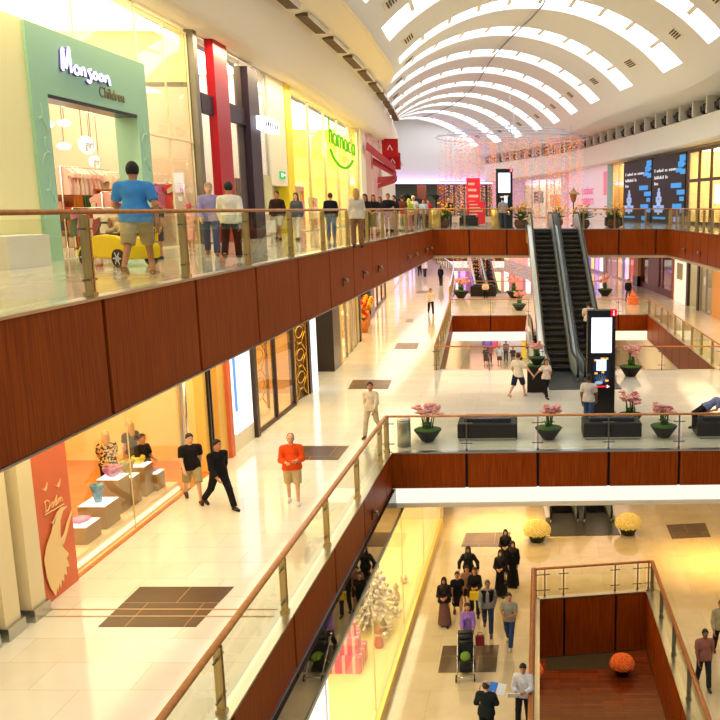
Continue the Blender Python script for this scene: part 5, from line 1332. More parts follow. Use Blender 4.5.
# lower right shops, far lower shops
struct(MB().box(8.6, 34, Z0, 8.9, 90, Z0 + 4.2).build('wall_right', M['cream']))
struct(MB().box(-20, 128, Z0, 14, 128.4, Z0 + 4.35).build('wall_back', mat('rose_lilac_wall', (206, 160, 186), .5)))
struct(MB().box(-10, 33.2 + 1.3, Z0, -6.6, 78, Z0 + 4.2).build('wall_left', M['cream']))
tag(MB().box(-3.6, 76, Z0, 1.4, 76.3, Z0 + 3.2).build('shop_hoarding', mat('pale_board', (236, 226, 236), .5, 0, .4, .3)), 'pale hoarding at the far end of the lower floor', 'hoarding')
for k, (X, c_, n_) in enumerate(((-1.4, (250, 214, 60), 'yellow'), (-.9, (120, 190, 60), 'green'), (-.4, (240, 170, 40), 'orange'))):
    t = thing('shop_display', '%s display stand at the far end of the lower floor' % n_, 'display', (X, 73, Z0))
    MB().rbox((0, 0, .75), (.42, .4, 1.5), .05).build('stand', mat('stand_%d' % k, c_, .5, 0, .5, .3), t); MB().box(-.25, -.25, 1.5, .25, .25, 1.56).build('top', M['black'], t)
tag(MB().box(-1.6, 73.5, Z0 + 2.1, .4, 73.8, Z0 + 2.5).box(-1.5, 73.5, Z0, -1.4, 73.6, Z0 + 2.1).box(.2, 73.5, Z0, .3, 73.6, Z0 + 2.1).build('sign_board', M['black']), 'black sign board above the far lower displays', 'sign')

for k in range(14):
    X = -17 + k * 1.65; c_ = ((255, 240, 220), (255, 190, 120), (214, 160, 255), (255, 130, 120), (255, 220, 170), (150, 110, 210), (255, 250, 250))[(k * 3) % 7]
    z_ = Z0 + .2 + .3 * (k % 3)
    tag(MB().box(X, 127.6, z_, X + (.7 if k % 2 else 1.15), 127.95, z_ + 2.2 + .5 * (k % 4)).build('lit_window', glow('deepwin_%d' % (k % 7), c_, 1.5)), 'distant lit shop window deep behind the lower end of the string lights', 'window', 'deep lit windows')
# ------------------------------------------------------------------ people: one implicit surface per body, meshed with surface nets
def sdf_eval(prims, X, Y, Z, k):
    d = None
    for p in prims:
        if p[0] == 'c':                                  # tapered capsule  a, b, ra, rb
            a, b, ra, rb = p[1:5]; ab = (b[0] - a[0], b[1] - a[1], b[2] - a[2]); L2 = ab[0] ** 2 + ab[1] ** 2 + ab[2] ** 2 + 1e-9
            t = np.clip(((X - a[0]) * ab[0] + (Y - a[1]) * ab[1] + (Z - a[2]) * ab[2]) / L2, 0, 1)
            q = np.sqrt((X - a[0] - ab[0] * t) ** 2 + (Y - a[1] - ab[1] * t) ** 2 + (Z - a[2] - ab[2] * t) ** 2) - (ra + (rb - ra) * t)
            if len(p) > 5 and p[5]:                      # flat end at b
                l = math.sqrt(L2); q = np.maximum(q, ((X - b[0]) * ab[0] + (Y - b[1]) * ab[1] + (Z - b[2]) * ab[2]) / l)
        elif p[0] == 't':                                # elliptic capsule in a torso frame: a, b (local), ra, rb, frame, depth squash
            a, b, ra, rb, (o, ax), sq = p[1:7]
            dx, dy, dz = X - o[0], Y - o[1], Z - o[2]
            lx = dx * ax[0][0] + dy * ax[0][1] + dz * ax[0][2]; ly = (dx * ax[1][0] + dy * ax[1][1] + dz * ax[1][2]); lz = dx * ax[2][0] + dy * ax[2][1] + dz * ax[2][2]
            ly = (ly - a[1]) / sq
            ab = (b[0] - a[0], b[2] - a[2]); L2 = ab[0] ** 2 + ab[1] ** 2 + 1e-9
            t = np.clip(((lx - a[0]) * ab[0] + (lz - a[2]) * ab[1]) / L2, 0, 1)
            q = (np.sqrt((lx - a[0] - ab[0] * t) ** 2 + ly ** 2 + (lz - a[2] - ab[1] * t) ** 2) - (ra + (rb - ra) * t)) * .85
        elif p[0] == 'e':                                # ellipsoid centre, radii, axes
            c, r, ax = p[1:4]
            dx, dy, dz = X - c[0], Y - c[1], Z - c[2]
            l = [dx * a_[0] + dy * a_[1] + dz * a_[2] for a_ in ax]
            k0 = np.sqrt((l[0] / r[0]) ** 2 + (l[1] / r[1]) ** 2 + (l[2] / r[2]) ** 2); q = (k0 - 1) * min(r)
        if d is None: d = q
        else:
            h = np.clip(.5 + .5 * (d - q) / k, 0, 1); d = d * (1 - h) + q * h - k * h * (1 - h)
    return d
def bounds(prims):
    lo = np.array([1e9] * 3); hi = -lo
    for p in prims:
        if p[0] == 'c': P_ = [p[1], p[2]]; r = max(p[3], p[4])
        elif p[0] == 't':
            o, ax = p[5]; P_ = [[o[i] + q[0] * ax[0][i] + q[1] * ax[1][i] + q[2] * ax[2][i] for i in range(3)] for q in (p[1], p[2])]; r = max(p[3], p[4])
        else: P_ = [p[1]]; r = max(p[2])
        for q in P_: lo = np.minimum(lo, np.array(q) - r); hi = np.maximum(hi, np.array(q) + r)
    return lo, hi
def nets(prims, res, k=.03, cuts=(), sub=None):
    lo, hi = bounds(prims); lo = lo - 2 * res; hi = hi + 2 * res
    n = np.ceil((hi - lo) / res).astype(int) + 1
    X, Y, Z = np.meshgrid(*[lo[i] + res * np.arange(n[i]) for i in range(3)], indexing='ij')
    D = sdf_eval(prims, X, Y, Z, k)
    for (nx, ny, nz, c) in cuts: D = np.maximum(D, nx * X + ny * Y + nz * Z - c)
    if sub: D = np.maximum(D, -sdf_eval(sub, X, Y, Z, .01))
    s = D < 0
    nx, ny, nz = D.shape
    acc = np.zeros((nx - 1, ny - 1, nz - 1, 3)); cnt = np.zeros((nx - 1, ny - 1, nz - 1))
    C = [(a, b, c) for a in (0, 1) for b in (0, 1) for c in (0, 1)]
    def sl(A, o): return A[o[0]:o[0] + nx - 1, o[1]:o[1] + ny - 1, o[2]:o[2] + nz - 1]
    for i in range(8):
        for ax in range(3):
            a = C[i]
            if a[ax] == 1: continue
            b = tuple(a[j] + (1 if j == ax else 0) for j in range(3))
            da, db = sl(D, a), sl(D, b); m = (da < 0) != (db < 0)
            t = np.where(m, da / np.where(m, da - db, 1), 0)
            for j in range(3): acc[..., j] += np.where(m, a[j] + (t if j == ax else 0), 0)
            cnt += m
    act = cnt > 0
    idx = -np.ones(act.shape, int); ids = np.argwhere(act); idx[act] = np.arange(len(ids))
    V_ = lo + res * (ids + acc[act] / cnt[act][:, None])
    Fs = []
    for ax in range(3):
        a = [slice(1, -1)] * 3; a[ax] = slice(0, -1); b = list(a); b[ax] = slice(1, None)
        sa, sb = s[tuple(a)], s[tuple(b)]
        pos = np.argwhere(sa != sb)
        if not len(pos): continue
        flip = sa[tuple(pos.T)]
        off = np.ones(3, int); off[ax] = 0; pos = pos + off
        u, v = (ax + 1) % 3, (ax + 2) % 3
        eu = np.zeros(3, int); eu[u] = 1; ev = np.zeros(3, int); ev[v] = 1
        q = [pos - eu - ev, pos - ev, pos, pos - eu]
        q = np.stack([idx[tuple(x.T)] for x in q], 1)
        q[~flip] = q[~flip][:, ::-1]
        Fs.append(q)
    Fq = np.concatenate(Fs) if Fs else np.zeros((0, 4), int)
    Fq = Fq[(Fq >= 0).all(1)]
    return V_, Fq
def mesh_of(name, V_, Fq, m, parent, extra=None):
    b = MB(); b.v = [tuple(v) for v in V_.tolist()]; b.f = [tuple(f) for f in Fq.tolist()]; b.m = [0] * len(b.f); b.s = [True] * len(b.f)
    if extra: extra(b)
    return b.build(name, m, parent)
SK = {'fair': (222, 168, 130), 'tan': (190, 128, 88), 'brown': (140, 88, 56)}
def cloth(c):
    return varied('cloth_%d_%d_%d' % c, tuple(max(0, int(x * .93)) for x in c), tuple(min(255, int(x * 1.05 + 2)) for x in c), (1, 1, 1), 7, 3, .85, .2) if ('cloth_%d_%d_%d' % c, tuple(max(0, int(x * .93)) for x in c), .85, 0, 0) not in _mats else _mats[('cloth_%d_%d_%d' % c, tuple(max(0, int(x * .93)) for x in c), .85, 0, 0)]
# poses: legs (thigh swing, knee) left/right, arms (swing, spread, elbow, inward) left/right
WALK = dict(L=(24, 6), Rr=(-18, 22), aL=(-20, 8, 14, 5), aR=(22, 8, 22, 5))
WALK2 = dict(L=(-20, 26), Rr=(24, 6), aL=(20, 8, 22, 5), aR=(-20, 8, 14, 5))
STAND = dict(L=(3, 4), Rr=(-3, 4), aL=(2, 8, 12, 6), aR=(2, 8, 12, 6))
HOLD = dict(L=(10, 5), Rr=(-10, 12), aL=(18, 8, 80, 28), aR=(20, 8, 70, 28))
PUSH = dict(L=(20, 6), Rr=(-16, 22), aL=(32, 6, 40, 6), aR=(32, 6, 40, 6))
TALK = dict(L=(4, 4), Rr=(-6, 8), aL=(10, 10, 70, 20), aR=(0, 8, 14, 5))
PHONE = dict(L=(8, 5), Rr=(-10, 12), aL=(12, 14, 138, 6), aR=(22, 8, 78, 22))
SIT = dict(L=(84, 84), Rr=(80, 80), aL=(24, 8, 50, 18), aR=(24, 8, 50, 18), sit=True)
STEP = dict(L=(14, 4), Rr=(-10, 14), aL=(-10, 9, 12, 5), aR=(12, 9, 16, 5))
PEOPLE = []
def person(label, x, y, z, yaw, h=1.74, top=('tee', (60, 60, 60)), bot=('trousers', (40, 40, 50)), hair=('short', (30, 22, 18)), skin='tan', pose=STAND, fat=1.04, shoes=(30, 26, 24), lean=0, turn=0, nod=0, female=False, group=None):
    dist = math.sqrt(x * x + y * y + z * z)
    res = min(.034, max(.0135, dist * .00095)) / (h / 1.74)
    t = thing('person', label, 'person', (x, y, z), R(yaw), group); sc_ = h / 1.75; t.scale = (sc_,) * 3
    def dirv(a): return np.array([0, math.sin(R(a)), -math.cos(R(a))])
    hip = .0
    jt = {}
    for sd, key in ((-1, 'L'), (1, 'Rr')):
        a, k = pose[key]; p0 = np.array([sd * .095, 0, 0]); p1 = p0 + .44 * dirv(a) + np.array([sd * .012, 0, 0]); p2 = p1 + .43 * dirv(a - k)
        f = np.array([sd * .03, math.cos(R(min(0, (a - k) + 14) * .7)), math.sin(R(min(0, (a - k) + 14) * .9))]); f /= np.linalg.norm(f)
        jt[sd] = [p0, p1, p2, p2 + np.array([0, -.03, -.045]) , p2 + f * .15 + np.array([0, 0, -.05])]
    zmin = min(min(j[3][2], j[4][2]) for j in jt.values()) - .035
    sh = np.array([0, 0, -zmin])
    for sd in jt: jt[sd] = [q + sh for q in jt[sd]]
    o = sh + np.array([0, 0, 0.0]); la = R(lean)
    AX3 = ((1, 0, 0), (0, math.cos(la), -math.sin(la)), (0, math.sin(la), math.cos(la)))
    def T(lx, ly, lz): return np.array([o[i] + lx * AX3[0][i] + ly * AX3[1][i] + lz * AX3[2][i] for i in range(3)])
    fr = (o, AX3); w = fat; sw = (.158 if female else .185) * (.5 + .5 * min(fat, 1.3))
    hw = .105 * (1.06 if female else 1)
    tor = lambda e: [('t', (-.06, 0, .02), (.06, 0, .02), hw * w + e, hw * w + e, fr, .95), ('t', (0, .005 * w, .1), (0, .0, .26), .135 * w + e, .13 * (w * .5 + .5) + e, fr, .78 + .2 * (w - 1)),
                     ('t', (-.055, 0, .36), (.055, 0, .36), .118 * (w * .4 + .6) + e, .118 * (w * .4 + .6) + e, fr, .85), ('c', T(-.02, -.005, .47), T(-(sw - .035), -.005, .438), .058 + e, .06 + e), ('c', T(.02, -.005, .47), T(sw - .035, -.005, .438), .058 + e, .06 + e)] + \
        ([('e', T(0, .07 * w, .14), (.12 * w + e, .1 * w + e, .14 + e), AX3)] if w > 1.12 else []) + ([('e', T(sx * .07, .085, .35), (.06 + e, .055 + e, .06 + e), AX3) for sx in (-1, 1)] if female else [])
    arms = {}
    for sd, key in ((-1, 'aL'), (1, 'aR')):
        s_, b, e, inw = pose[key]; S0 = T(sd * (sw), -.005, .435)
        up = np.array([sd * math.sin(R(b)), math.sin(R(s_)) * math.cos(R(b)), -math.cos(R(s_)) * math.cos(R(b))])
        fa = s_ + e; fd = np.array([-sd * math.sin(R(inw)), math.sin(R(fa)) * math.cos(R(inw)), -math.cos(R(fa)) * math.cos(R(inw))])
        E_ = S0 + .285 * up; W_ = E_ + .25 * fd; H_ = W_ + .085 * fd; arms[sd] = (S0, E_, W_, H_, fd)
    nk = T(0, 0, .5); hd = T(0, .02, .0) - T(0, 0, 0) + T(0, 0, .67)
    ct, st_ = math.cos(R(turn)), math.sin(R(turn)); cn, sn = math.cos(R(nod)), math.sin(R(nod))
    hx = (ct, st_, 0); hy = (-st_ * cn, ct * cn, -sn); hz = (-st_ * sn, ct * sn, cn); HA = (hx, hy, hz)
    def Hp(a, b, c): return np.array([hd[i] + a * hx[i] + b * hy[i] + c * hz[i] for i in range(3)])
    kind = bot[0]; tk, tc = top
    head = [('e', Hp(0, 0, .012), (.077, .096, .11), HA), ('e', Hp(0, .022, -.06), (.056, .066, .058), HA), ('c', nk - np.array([0, 0, .03]), Hp(0, -.015, -.06), .056, .054)]
    if dist < 40: head += [('c', Hp(0, .088, .012), Hp(0, .107, -.024), .009, .014), ('e', Hp(.078, -.005, -.01), (.012, .022, .032), HA), ('e', Hp(-.078, -.005, -.01), (.012, .022, .032), HA)]
    body = tor(0) + head
    for sd in (-1, 1):
        S0, E_, W_, H_, fd = arms[sd]
        body += [('c', S0, E_, .055, .044), ('c', E_, W_, .044, .029), ('c', W_, H_, .03, .034)]
        p = jt[sd]; body += [('c', p[0], p[1], .085 * (w * .5 + .5), .056), ('c', p[1], p[2], .056, .038), ('c', p[3], p[4], .04, .032)]
    V_, Fq = nets(body, res, .025)
    skm = varied('skin_' + skin, SK[skin], tuple(min(255, int(q * 1.06)) for q in SK[skin]), (1, 1, 1), 6, 2, .55) if ('skin_' + skin, SK[skin], .55, 0, 0) not in _mats else _mats[('skin_' + skin, SK[skin], .55, 0, 0)]
    def fingers(b):
        for sd in (-1, 1):
            S0, E_, W_, H_, fd = arms[sd]; fdv = Vector(fd); side = Vector((1, 0, 0)) if abs(fdv.x) < .8 else Vector((0, 1, 0))
            pal = fdv.cross(side).normalized(); side = pal.cross(fdv).normalized(); side, pal = pal, side * -sd
            b0 = Vector(H_) - fdv * .01
            for q, l in zip((-1.5, -.5, .5, 1.5), (.066, .078, .074, .056)):
                s0 = b0 + side * (q * .017); b.tube([s0, s0 + fdv * (.03 + l * .45) + pal * .004, s0 + fdv * (.03 + l * .75) + pal * .02, s0 + fdv * (.025 + l) + pal * .04], [.0095, .009, .0085, .0065], 5)
            s0 = Vector(W_) + fdv * .03 - side * -.026 
            b.tube([s0, s0 + side * .03 + fdv * .03 + pal * .012, s0 + side * .036 + fdv * .06 + pal * .02], [.013, .011, .008], 5)
        if dist < 34:
            for sx in (-1, 1):
                b.ell(Hp(sx * .031, .085, .02), (.014, .012, .009), 8, 1, Matrix((hx, hy, hz)).transposed()); b.ell(Hp(sx * .031, .0945, .02), (.007, .005, .0075), 6, 2)
                b.bar(Hp(sx * .018, .094, .041), Hp(sx * .048, .083, .043), .008, .007, 2)
            b.bar(Hp(-.022, .086, -.06), Hp(.022, .086, -.06), .01, .01, 3)
    mesh_of('body', V_, Fq, [skm, mat('eye_white', (236, 232, 226), .3), mat('eye_dark', (34, 22, 16), .4), mat('lip', (168, 84, 72), .5)], t, fingers if dist < 62 else None)
    # clothes
    hem = -.09
    if tk != 'none':
        e = .016; P_ = tor(e); ex = {'tee': .75, 'long': 1, 'jacket': 1, 'dress': .6, 'robe': 1, 'vest': 1}[tk]
        for sd in (-1, 1):
            S0, E_, W_, H_, fd = arms[sd]
            if ex < 1: P_.append(('c', S0, S0 + (E_ - S0) * ex, .062 + e, .058 + e, True))
            else: P_ += [('c', S0, E_, .056 + e, .052 + e), ('c', E_, E_ + (W_ - E_) * .96, .05 + e, .04 + e, True)]
        cuts = []
        long_ = {'dress': None, 'robe': None}.get(tk, 0)
        if long_ is None:
            hz_ = bot[2] if len(bot) > 2 else .45
            zt = T(0, 0, -.05)[2]
            q = [(jt[-1][1] + jt[1][1]) / 2, (jt[-1][2] + jt[1][2]) / 2]
            cz = np.array([0, (q[0][1] + q[1][1]) / 2, hz_])
            P_ += [('c', T(0, 0, 0), cz, .15, .2 if tk == 'dress' else .25, True)]
        else:
            c0_ = T(0, 0, hem); cuts.append((-AX3[2][0], -AX3[2][1], -AX3[2][2], -float(np.dot(AX3[2], c0_))))
            P_ += [('t', (-.078, 0, -.06), (.078, 0, -.06), hw * w + .032, hw * w + .032, fr, 1.0), ('t', (-.07, 0, .05), (.07, 0, .05), hw * w + .025, hw * w + .02, fr, .98)]
            if tk == 'jacket': P_ += [('t', (-.06, 0, -.06), (.06, 0, -.06), hw * w + .045, hw * w + .045, fr, .98)]
        n0 = T(0, 0, .54)
        cuts.append((AX3[2][0], AX3[2][1], AX3[2][2], float(np.dot(AX3[2], n0))))
        V_, Fq = nets(P_, res, .03, cuts)
        o2 = mesh_of({'tee': 'shirt', 'long': 'shirt', 'jacket': 'jacket', 'dress': 'dress', 'robe': 'robe', 'vest': 'shirt'}[tk], V_, Fq, cloth(tc), t)
    if kind in ('trousers', 'shorts', 'jeans'):
        e = .014; P_ = [('t', (-.055, 0, .015), (.055, 0, .015), hw * w + e, hw * w + e, fr, .97)]
        for sd in (-1, 1):
            p = jt[sd]; fs = w * .5 + .5
            if kind == 'shorts': P_.append(('c', p[0], p[0] + (p[1] - p[0]) * 1.0, .1 * fs + e, .088 + e, True))
            else: P_ += [('c', p[0], p[1], .092 * fs + e, .066 + e), ('c', p[1], p[1] + (p[2] - p[1]) * 1.0, .064 + e, .058 + e, True)]
        c0_ = T(0, 0, .08); V_, Fq = nets(P_, res, .025, [(AX3[2][0], AX3[2][1], AX3[2][2], float(np.dot(AX3[2], c0_)))])
        mesh_of('trousers' if kind != 'shorts' else 'shorts', V_, Fq, cloth(bot[1]), t)
    elif kind == 'skirt':
        hz_ = bot[2]; q = (jt[-1][1] + jt[1][1]) / 2
        V_, Fq = nets([('c', T(0, 0, .06), np.array([0, q[1] * .7, hz_]), .145, .24 if hz_ < .3 else .19, True)], res, .02, [(0, 0, 1, T(0, 0, .08)[2])])
        mesh_of('skirt', V_, Fq, cloth(bot[1]), t)
    if tk == 'vest':
        P_ = tor(.028); V_, Fq = nets(P_, res, .03, [(0, 0, -1, -T(0, 0, -.08)[2]), (0, 0, 1, T(0, 0, .5)[2])], [('e', T(0, .2, .3), (.06, .14, .4), AX3)]); mesh_of('vest', V_, Fq, cloth(bot[3] if len(bot) > 3 else (24, 24, 30)), t)
    for sd in (-1, 1):
        b = MB(); p = jt[sd]; b.tube([p[3] + np.array([0, -.035, .0]), p[3] + np.array([0, .02, .005]), (p[3] + p[4]) / 2 + np.array([0, 0, .012]), p[4] + np.array([0, .03, -.002])], [.042, .052, .05, .036], 8, flat=.95)
        b.build('shoe', mat('shoe_%d_%d_%d' % shoes, shoes, .5), t)
    # hair or headwear
    hk, hc = hair[0], hair[1]; hm = mat('hair_%d_%d_%d' % hc, hc, .7)
    e = .016; cap = ('e', Hp(0, -.004, .02), (.077 + e, .098 + e, .112 + e), HA)
    def cutp(n_, c_): v_ = np.array([n_[0] * hx[i] + n_[1] * hy[i] + n_[2] * hz[i] for i in range(3)]); return (v_[0], v_[1], v_[2], float(np.dot(v_, Hp(*c_))))
    if hk in ('short', 'long', 'bun', 'balding', 'cap'):
        P_ = [cap]; cu = [cutp((0, .8, -.6), (0, .045, .05)), cutp((0, -.12, -1), (0, -.02, -.055))]
        if hk == 'balding': cu = [cutp((0, .8, .6), (0, -.02, .06)), cutp((0, 0, -1), (0, 0, -.05))]
        V_, Fq = nets(P_, min(res, .02), .02, cu)
        if hk == 'cap':
            b = MB(); b.v = [tuple(v) for v in V_.tolist()]; b.f = [tuple(f) for f in Fq.tolist()]; b.m = [0] * len(b.f); b.s = [True] * len(b.f)
            b.ell(Hp(0, .1, .06), (.075, .07, .012), 10, 0, Matrix((hx, hy, hz)).transposed()); b.build('cap', hm, t)
        else: mesh_of('hair', V_, Fq, hm, t)
        if hk == 'long':
            L_ = hair[2] if len(hair) > 2 else .24
            V_, Fq = nets([('c', Hp(0, -.06, .03), Hp(0, -.085, -L_), .085, .075), ('c', Hp(.065, -.02, .0), Hp(.075, -.03, -L_ * .7), .03, .028), ('c', Hp(-.065, -.02, .0), Hp(-.075, -.03, -L_ * .7), .03, .028)], min(res, .022), .03); mesh_of('long_hair', V_, Fq, hm, t)
        if hk == 'bun': MB().ell(Hp(0, -.12, .06), .05, 8).build('hair_bun', hm, t)
    elif hk == 'scarf':
        V_, Fq = nets([('e', Hp(0, -.004, .015), (.1, .118, .135), HA), ('c', Hp(0, -.01, -.05), T(0, .01, .47), .09, .14), ('c', T(0, .03, .44), T(0, .05, .3), .14, .1)], res, .04, (), [('e', Hp(0, .1, -.002), (.054, .07, .078), HA)]); mesh_of('headscarf', V_, Fq, hm, t)
    elif hk == 'hat':
        MB().lathe([(.2, .045), (.19, .06), (.1, .075), (.098, .14), (.06, .165), (.01, .17)], tuple(hd), 16).build('hat', hm, t)
    PEOPLE.append((t, arms, sc_))
    return t
def hand_at(t, side):
    for q, arms, s_ in PEOPLE:
        if q is t:
            p = arms[side][3] * s_; a = t.rotation_euler.z
            return Vector((t.location.x + p[0] * math.cos(a) - p[1] * math.sin(a), t.location.y + p[0] * math.sin(a) + p[1] * math.cos(a), t.location.z + p[2]))
def FT(px, py, z): x, y = G(px, py, z); return x, y, z
def HD(px, py, z, h):                                   # a person whose head top is seen at a pixel
    x, y = G(px, py, z + h); return x, y, z
K_ = (22, 22, 24)
# upper gallery
person('man in a bright blue shirt and khaki shorts walking away', *FT(141, 276, Z2), 12, 1.97, ('tee', (72, 146, 216)), ('shorts', (196, 174, 128)), ('short', (22, 18, 16)), 'tan', dict(WALK2, aL=(14, 16, 30, 5), aR=(-14, 18, 20, 0)), 1.3, (120, 90, 60))
person('boy in a grey top and dark shorts behind the man in blue', *FT(159, 259, Z2), 165, 1.38, ('tee', (70, 74, 84)), ('shorts', (60, 68, 84)), ('short', (26, 20, 18)), 'tan', STAND, .92, (40, 40, 50))
person('small girl in a pink dress and red hat', *FT(192, 251, Z2), 190, 1.25, ('dress', (244, 178, 160)), ('none', K_, .42), ('hat', (196, 50, 70)), 'tan', STEP, .9, (230, 180, 150), female=True)
person('grey-haired man in a lavender shirt and blue jeans', *FT(213, 256, Z2), 200, 1.8, ('long', (158, 146, 190)), ('jeans', (62, 84, 120)), ('short', (170, 156, 136)), 'fair', WALK, 1.06, (150, 90, 40), turn=14)
person('man in a white shirt and black trousers seen from behind', *FT(233, 261, Z2), 14, 1.76, ('long', (246, 236, 214)), ('trousers', (30, 22, 20)), ('short', (20, 16, 14)), 'tan', WALK2, 1.05, (40, 30, 26))
m_ = person('man in a dark brown jumper and checked shorts', *FT(279, 240, Z2), 185, 1.76, ('long', (54, 34, 26)), ('shorts', (206, 196, 160)), ('short', (24, 18, 16)), 'tan', STEP, 1.05, (90, 60, 40), turn=-10)
bagp = hand_at(m_, 1)
person('woman in a grey jacket and white trousers', *FT(298, 240, Z2), 170, 1.7, ('jacket', (86, 92, 100)), ('trousers', (240, 232, 214)), ('long', (60, 34, 26)), 'fair', STEP, 1.0, (90, 60, 50), female=True)
person('person in a navy top and blue jeans seen from behind', *FT(332, 240, Z2), 5, 1.68, ('long', (24, 24, 40)), ('jeans', (60, 96, 150)), ('short', (74, 44, 28)), 'fair', STAND, 1.05, (40, 40, 60))
person('blonde woman in a cream top and brown trousers', *FT(358, 248, Z2), 20, 1.7, ('long', (226, 212, 184)), ('trousers', (150, 104, 70)), ('long', (196, 150, 84), .14), 'fair', STAND, 1.05, (60, 40, 30), female=True)
for (px, py, lab, yaw, top, bot, hair, pose, h) in (
    (366.5, 239, 'woman in a black top among the upper crowd, hand raised to her chin', 160, ('tee', (28, 24, 24)), ('trousers', K_), ('long', (44, 26, 20)), TALK, 1.66),
    (374.5, 236, 'woman in a black top and dark green skirt in the upper crowd', 190, ('tee', K_), ('skirt', (44, 60, 40), .4), ('long', (26, 18, 16)), TALK, 1.68),
    (381, 234, 'woman in a grey skirt and dark top in the upper crowd', 175, ('long', (40, 34, 36)), ('skirt', (170, 160, 160), .5), ('long', (60, 36, 24)), STAND, 1.64),
    (389, 233, 'broad man in a black shirt in the upper crowd', 180, ('tee', K_), ('trousers', (40, 34, 36)), ('short', (30, 20, 16)), TALK, 1.8),
    (395, 232, 'man in a dark suit at the back of the upper crowd', 150, ('jacket', (30, 28, 34)), ('trousers', K_), ('short', (40, 28, 22)), STAND, 1.74),
    (403, 231, 'person in a rust brown shirt in the upper crowd', 30, ('tee', (128, 64, 40)), ('trousers', (210, 190, 150)), ('short', (40, 26, 20)), STAND, 1.76),
    (409.5, 230.5, 'woman in a lime green scarf and pink skirt in the upper crowd', 20, ('long', (190, 206, 70)), ('skirt', (236, 150, 150), .12), ('scarf', (190, 206, 70)), STAND, 1.62),
    (414, 230, 'man in a white cap and white shirt in the upper crowd', 200, ('tee', (240, 230, 210)), ('trousers', (80, 80, 90)), ('cap', (246, 240, 226)), STAND, 1.78),
    (424, 228.5, 'person in a pale blue shirt far along the upper gallery', 190, ('tee', (170, 190, 220)), ('trousers', (70, 60, 60)), ('short', (30, 22, 20)), STEP, 1.66),
    (429, 228, 'person in a red shirt far along the upper gallery', 180, ('tee', (206, 40, 46)), ('trousers', (50, 44, 44)), ('short', (60, 30, 24)), STEP, 1.64)):
    person(lab, *FT(px, py, Z2), yaw, h, top, bot, hair, 'tan', pose, 1.0)
person('man in a grey shirt facing the upper kiosk', -2.1, 48.45, Z2, 5, 1.74, ('tee', (170, 160, 160)), ('jeans', (60, 64, 80)), ('short', (30, 22, 20)), 'tan', TALK)
p = AT(449, 215, 52); person('person in dark clothes at the far left of the upper edge', p.x, 52, Z2, 170, 1.72, ('long', K_), ('trousers', (50, 54, 70)), ('short', (220, 214, 206)), 'tan', STAND)
p = AT(463, 215, 53.6); person('person with a pale top by the far upper bench', p.x, 53.6, Z2, 200, 1.3, ('long', (120, 116, 124)), ('trousers', K_), ('long', K_), 'tan', STAND)
# middle floor
m1 = person('stout bald man in an orange jumper and khaki shorts', *FT(294, 503, Z1), 195, 1.74, ('long', (248, 84, 22)), ('shorts', (206, 180, 130)), ('balding', (70, 46, 34)), 'fair', dict(HOLD, L=(12, 4), Rr=(-8, 10)), 1.22, (236, 230, 220), nod=14)
person('man in a black polo shirt and khaki shorts', *FT(194, 501, Z1), 212, 1.74, ('tee', (26, 22, 24)), ('shorts', (178, 160, 116)), ('short', (50, 34, 26)), 'fair', WALK, 1.1, (60, 36, 30), turn=10, nod=8)
person('man all in black striding beside the man in shorts', *FT(221, 508, Z1), 232, 1.76, ('long', (20, 18, 22)), ('trousers', (22, 20, 26)), ('short', (22, 18, 18)), 'tan', dict(WALK, L=(30, 6), Rr=(-26, 20)), 1.08, (26, 20, 20), turn=16, nod=6)
leo = person('blonde woman in a leopard print top inside the vase shop', *HD(105, 431, Z1, 1.68), 30, 1.68, ('tee', (206, 176, 116)), ('trousers', (40, 34, 34)), ('long', (206, 160, 96), .16), 'fair', HOLD, 1.05, female=True)
person('blonde woman in a grey dress at the back of the vase shop', *HD(129, 421, Z1, 1.72), 60, 1.72, ('dress', (90, 84, 80)), ('none', K_, .45), ('long', (206, 160, 96), .2), 'fair', STAND, 1.0, female=True)
person('dark-haired woman in black beside the plinths in the vase shop', *HD(141, 434, Z1, 1.62), 250, 1.62, ('tee', (28, 26, 26)), ('trousers', (34, 28, 28)), ('bun', (40, 26, 20)), 'tan', TALK, .98, female=True)
person('man in a beige shirt and beige trousers behind the diagonal rail', *FT(372, 436, Z1), 170, 1.76, ('long', (222, 204, 170)), ('trousers', (196, 178, 142)), ('short', (50, 36, 28)), 'tan', WALK2, .98, (90, 60, 40), turn=24)
person('man in a white shirt and black trousers far on the left walkway', *FT(431, 314, Z1), 195, 1.76, ('long', (240, 226, 200)), ('trousers', (26, 22, 24)), ('short', (50, 34, 24)), 'tan', WALK)
person('person in a black suit by the violet rail', *FT(441, 285.5, Z1), 160, 1.78, ('jacket', K_), ('trousers', K_), ('short', (20, 18, 18)), 'brown', STAND)
person('man in a white shirt far at the end of the left walkway', *FT(425, 277, Z1), 175, 1.78, ('long', (230, 226, 240)), ('trousers', (40, 40, 70)), ('short', (30, 24, 22)), 'tan', STEP)
person('person in dark blue far at the end of the left walkway', *FT(420, 276, Z1), 185, 1.74, ('long', (40, 40, 60)), ('trousers', (30, 30, 44)), ('short', (30, 24, 22)), 'tan', WALK2)
person('man in a white T-shirt and dark shorts striding on the bridge', *HD(518, 351, Z1, 1.76), 335, 1.76, ('tee', (240, 226, 200)), ('shorts', (36, 44, 66)), ('short', (80, 40, 24)), 'fair', dict(L=(-24, 30), Rr=(26, 6), aL=(24, 24, 14, 0), aR=(-10, 48, 10, -44)), 1.04, (200, 180, 150))
person('girl in a white top and black trousers at the escalator foot', *FT(546, 397.5, Z1), 205, 1.52, ('tee', (240, 222, 200)), ('trousers', (26, 24, 28)), ('long', (84, 48, 32)), 'tan', dict(WALK2, aR=(10, 52, 12, -50), aL=(16, 8, 84, 22)), .95, (40, 36, 36), female=True)
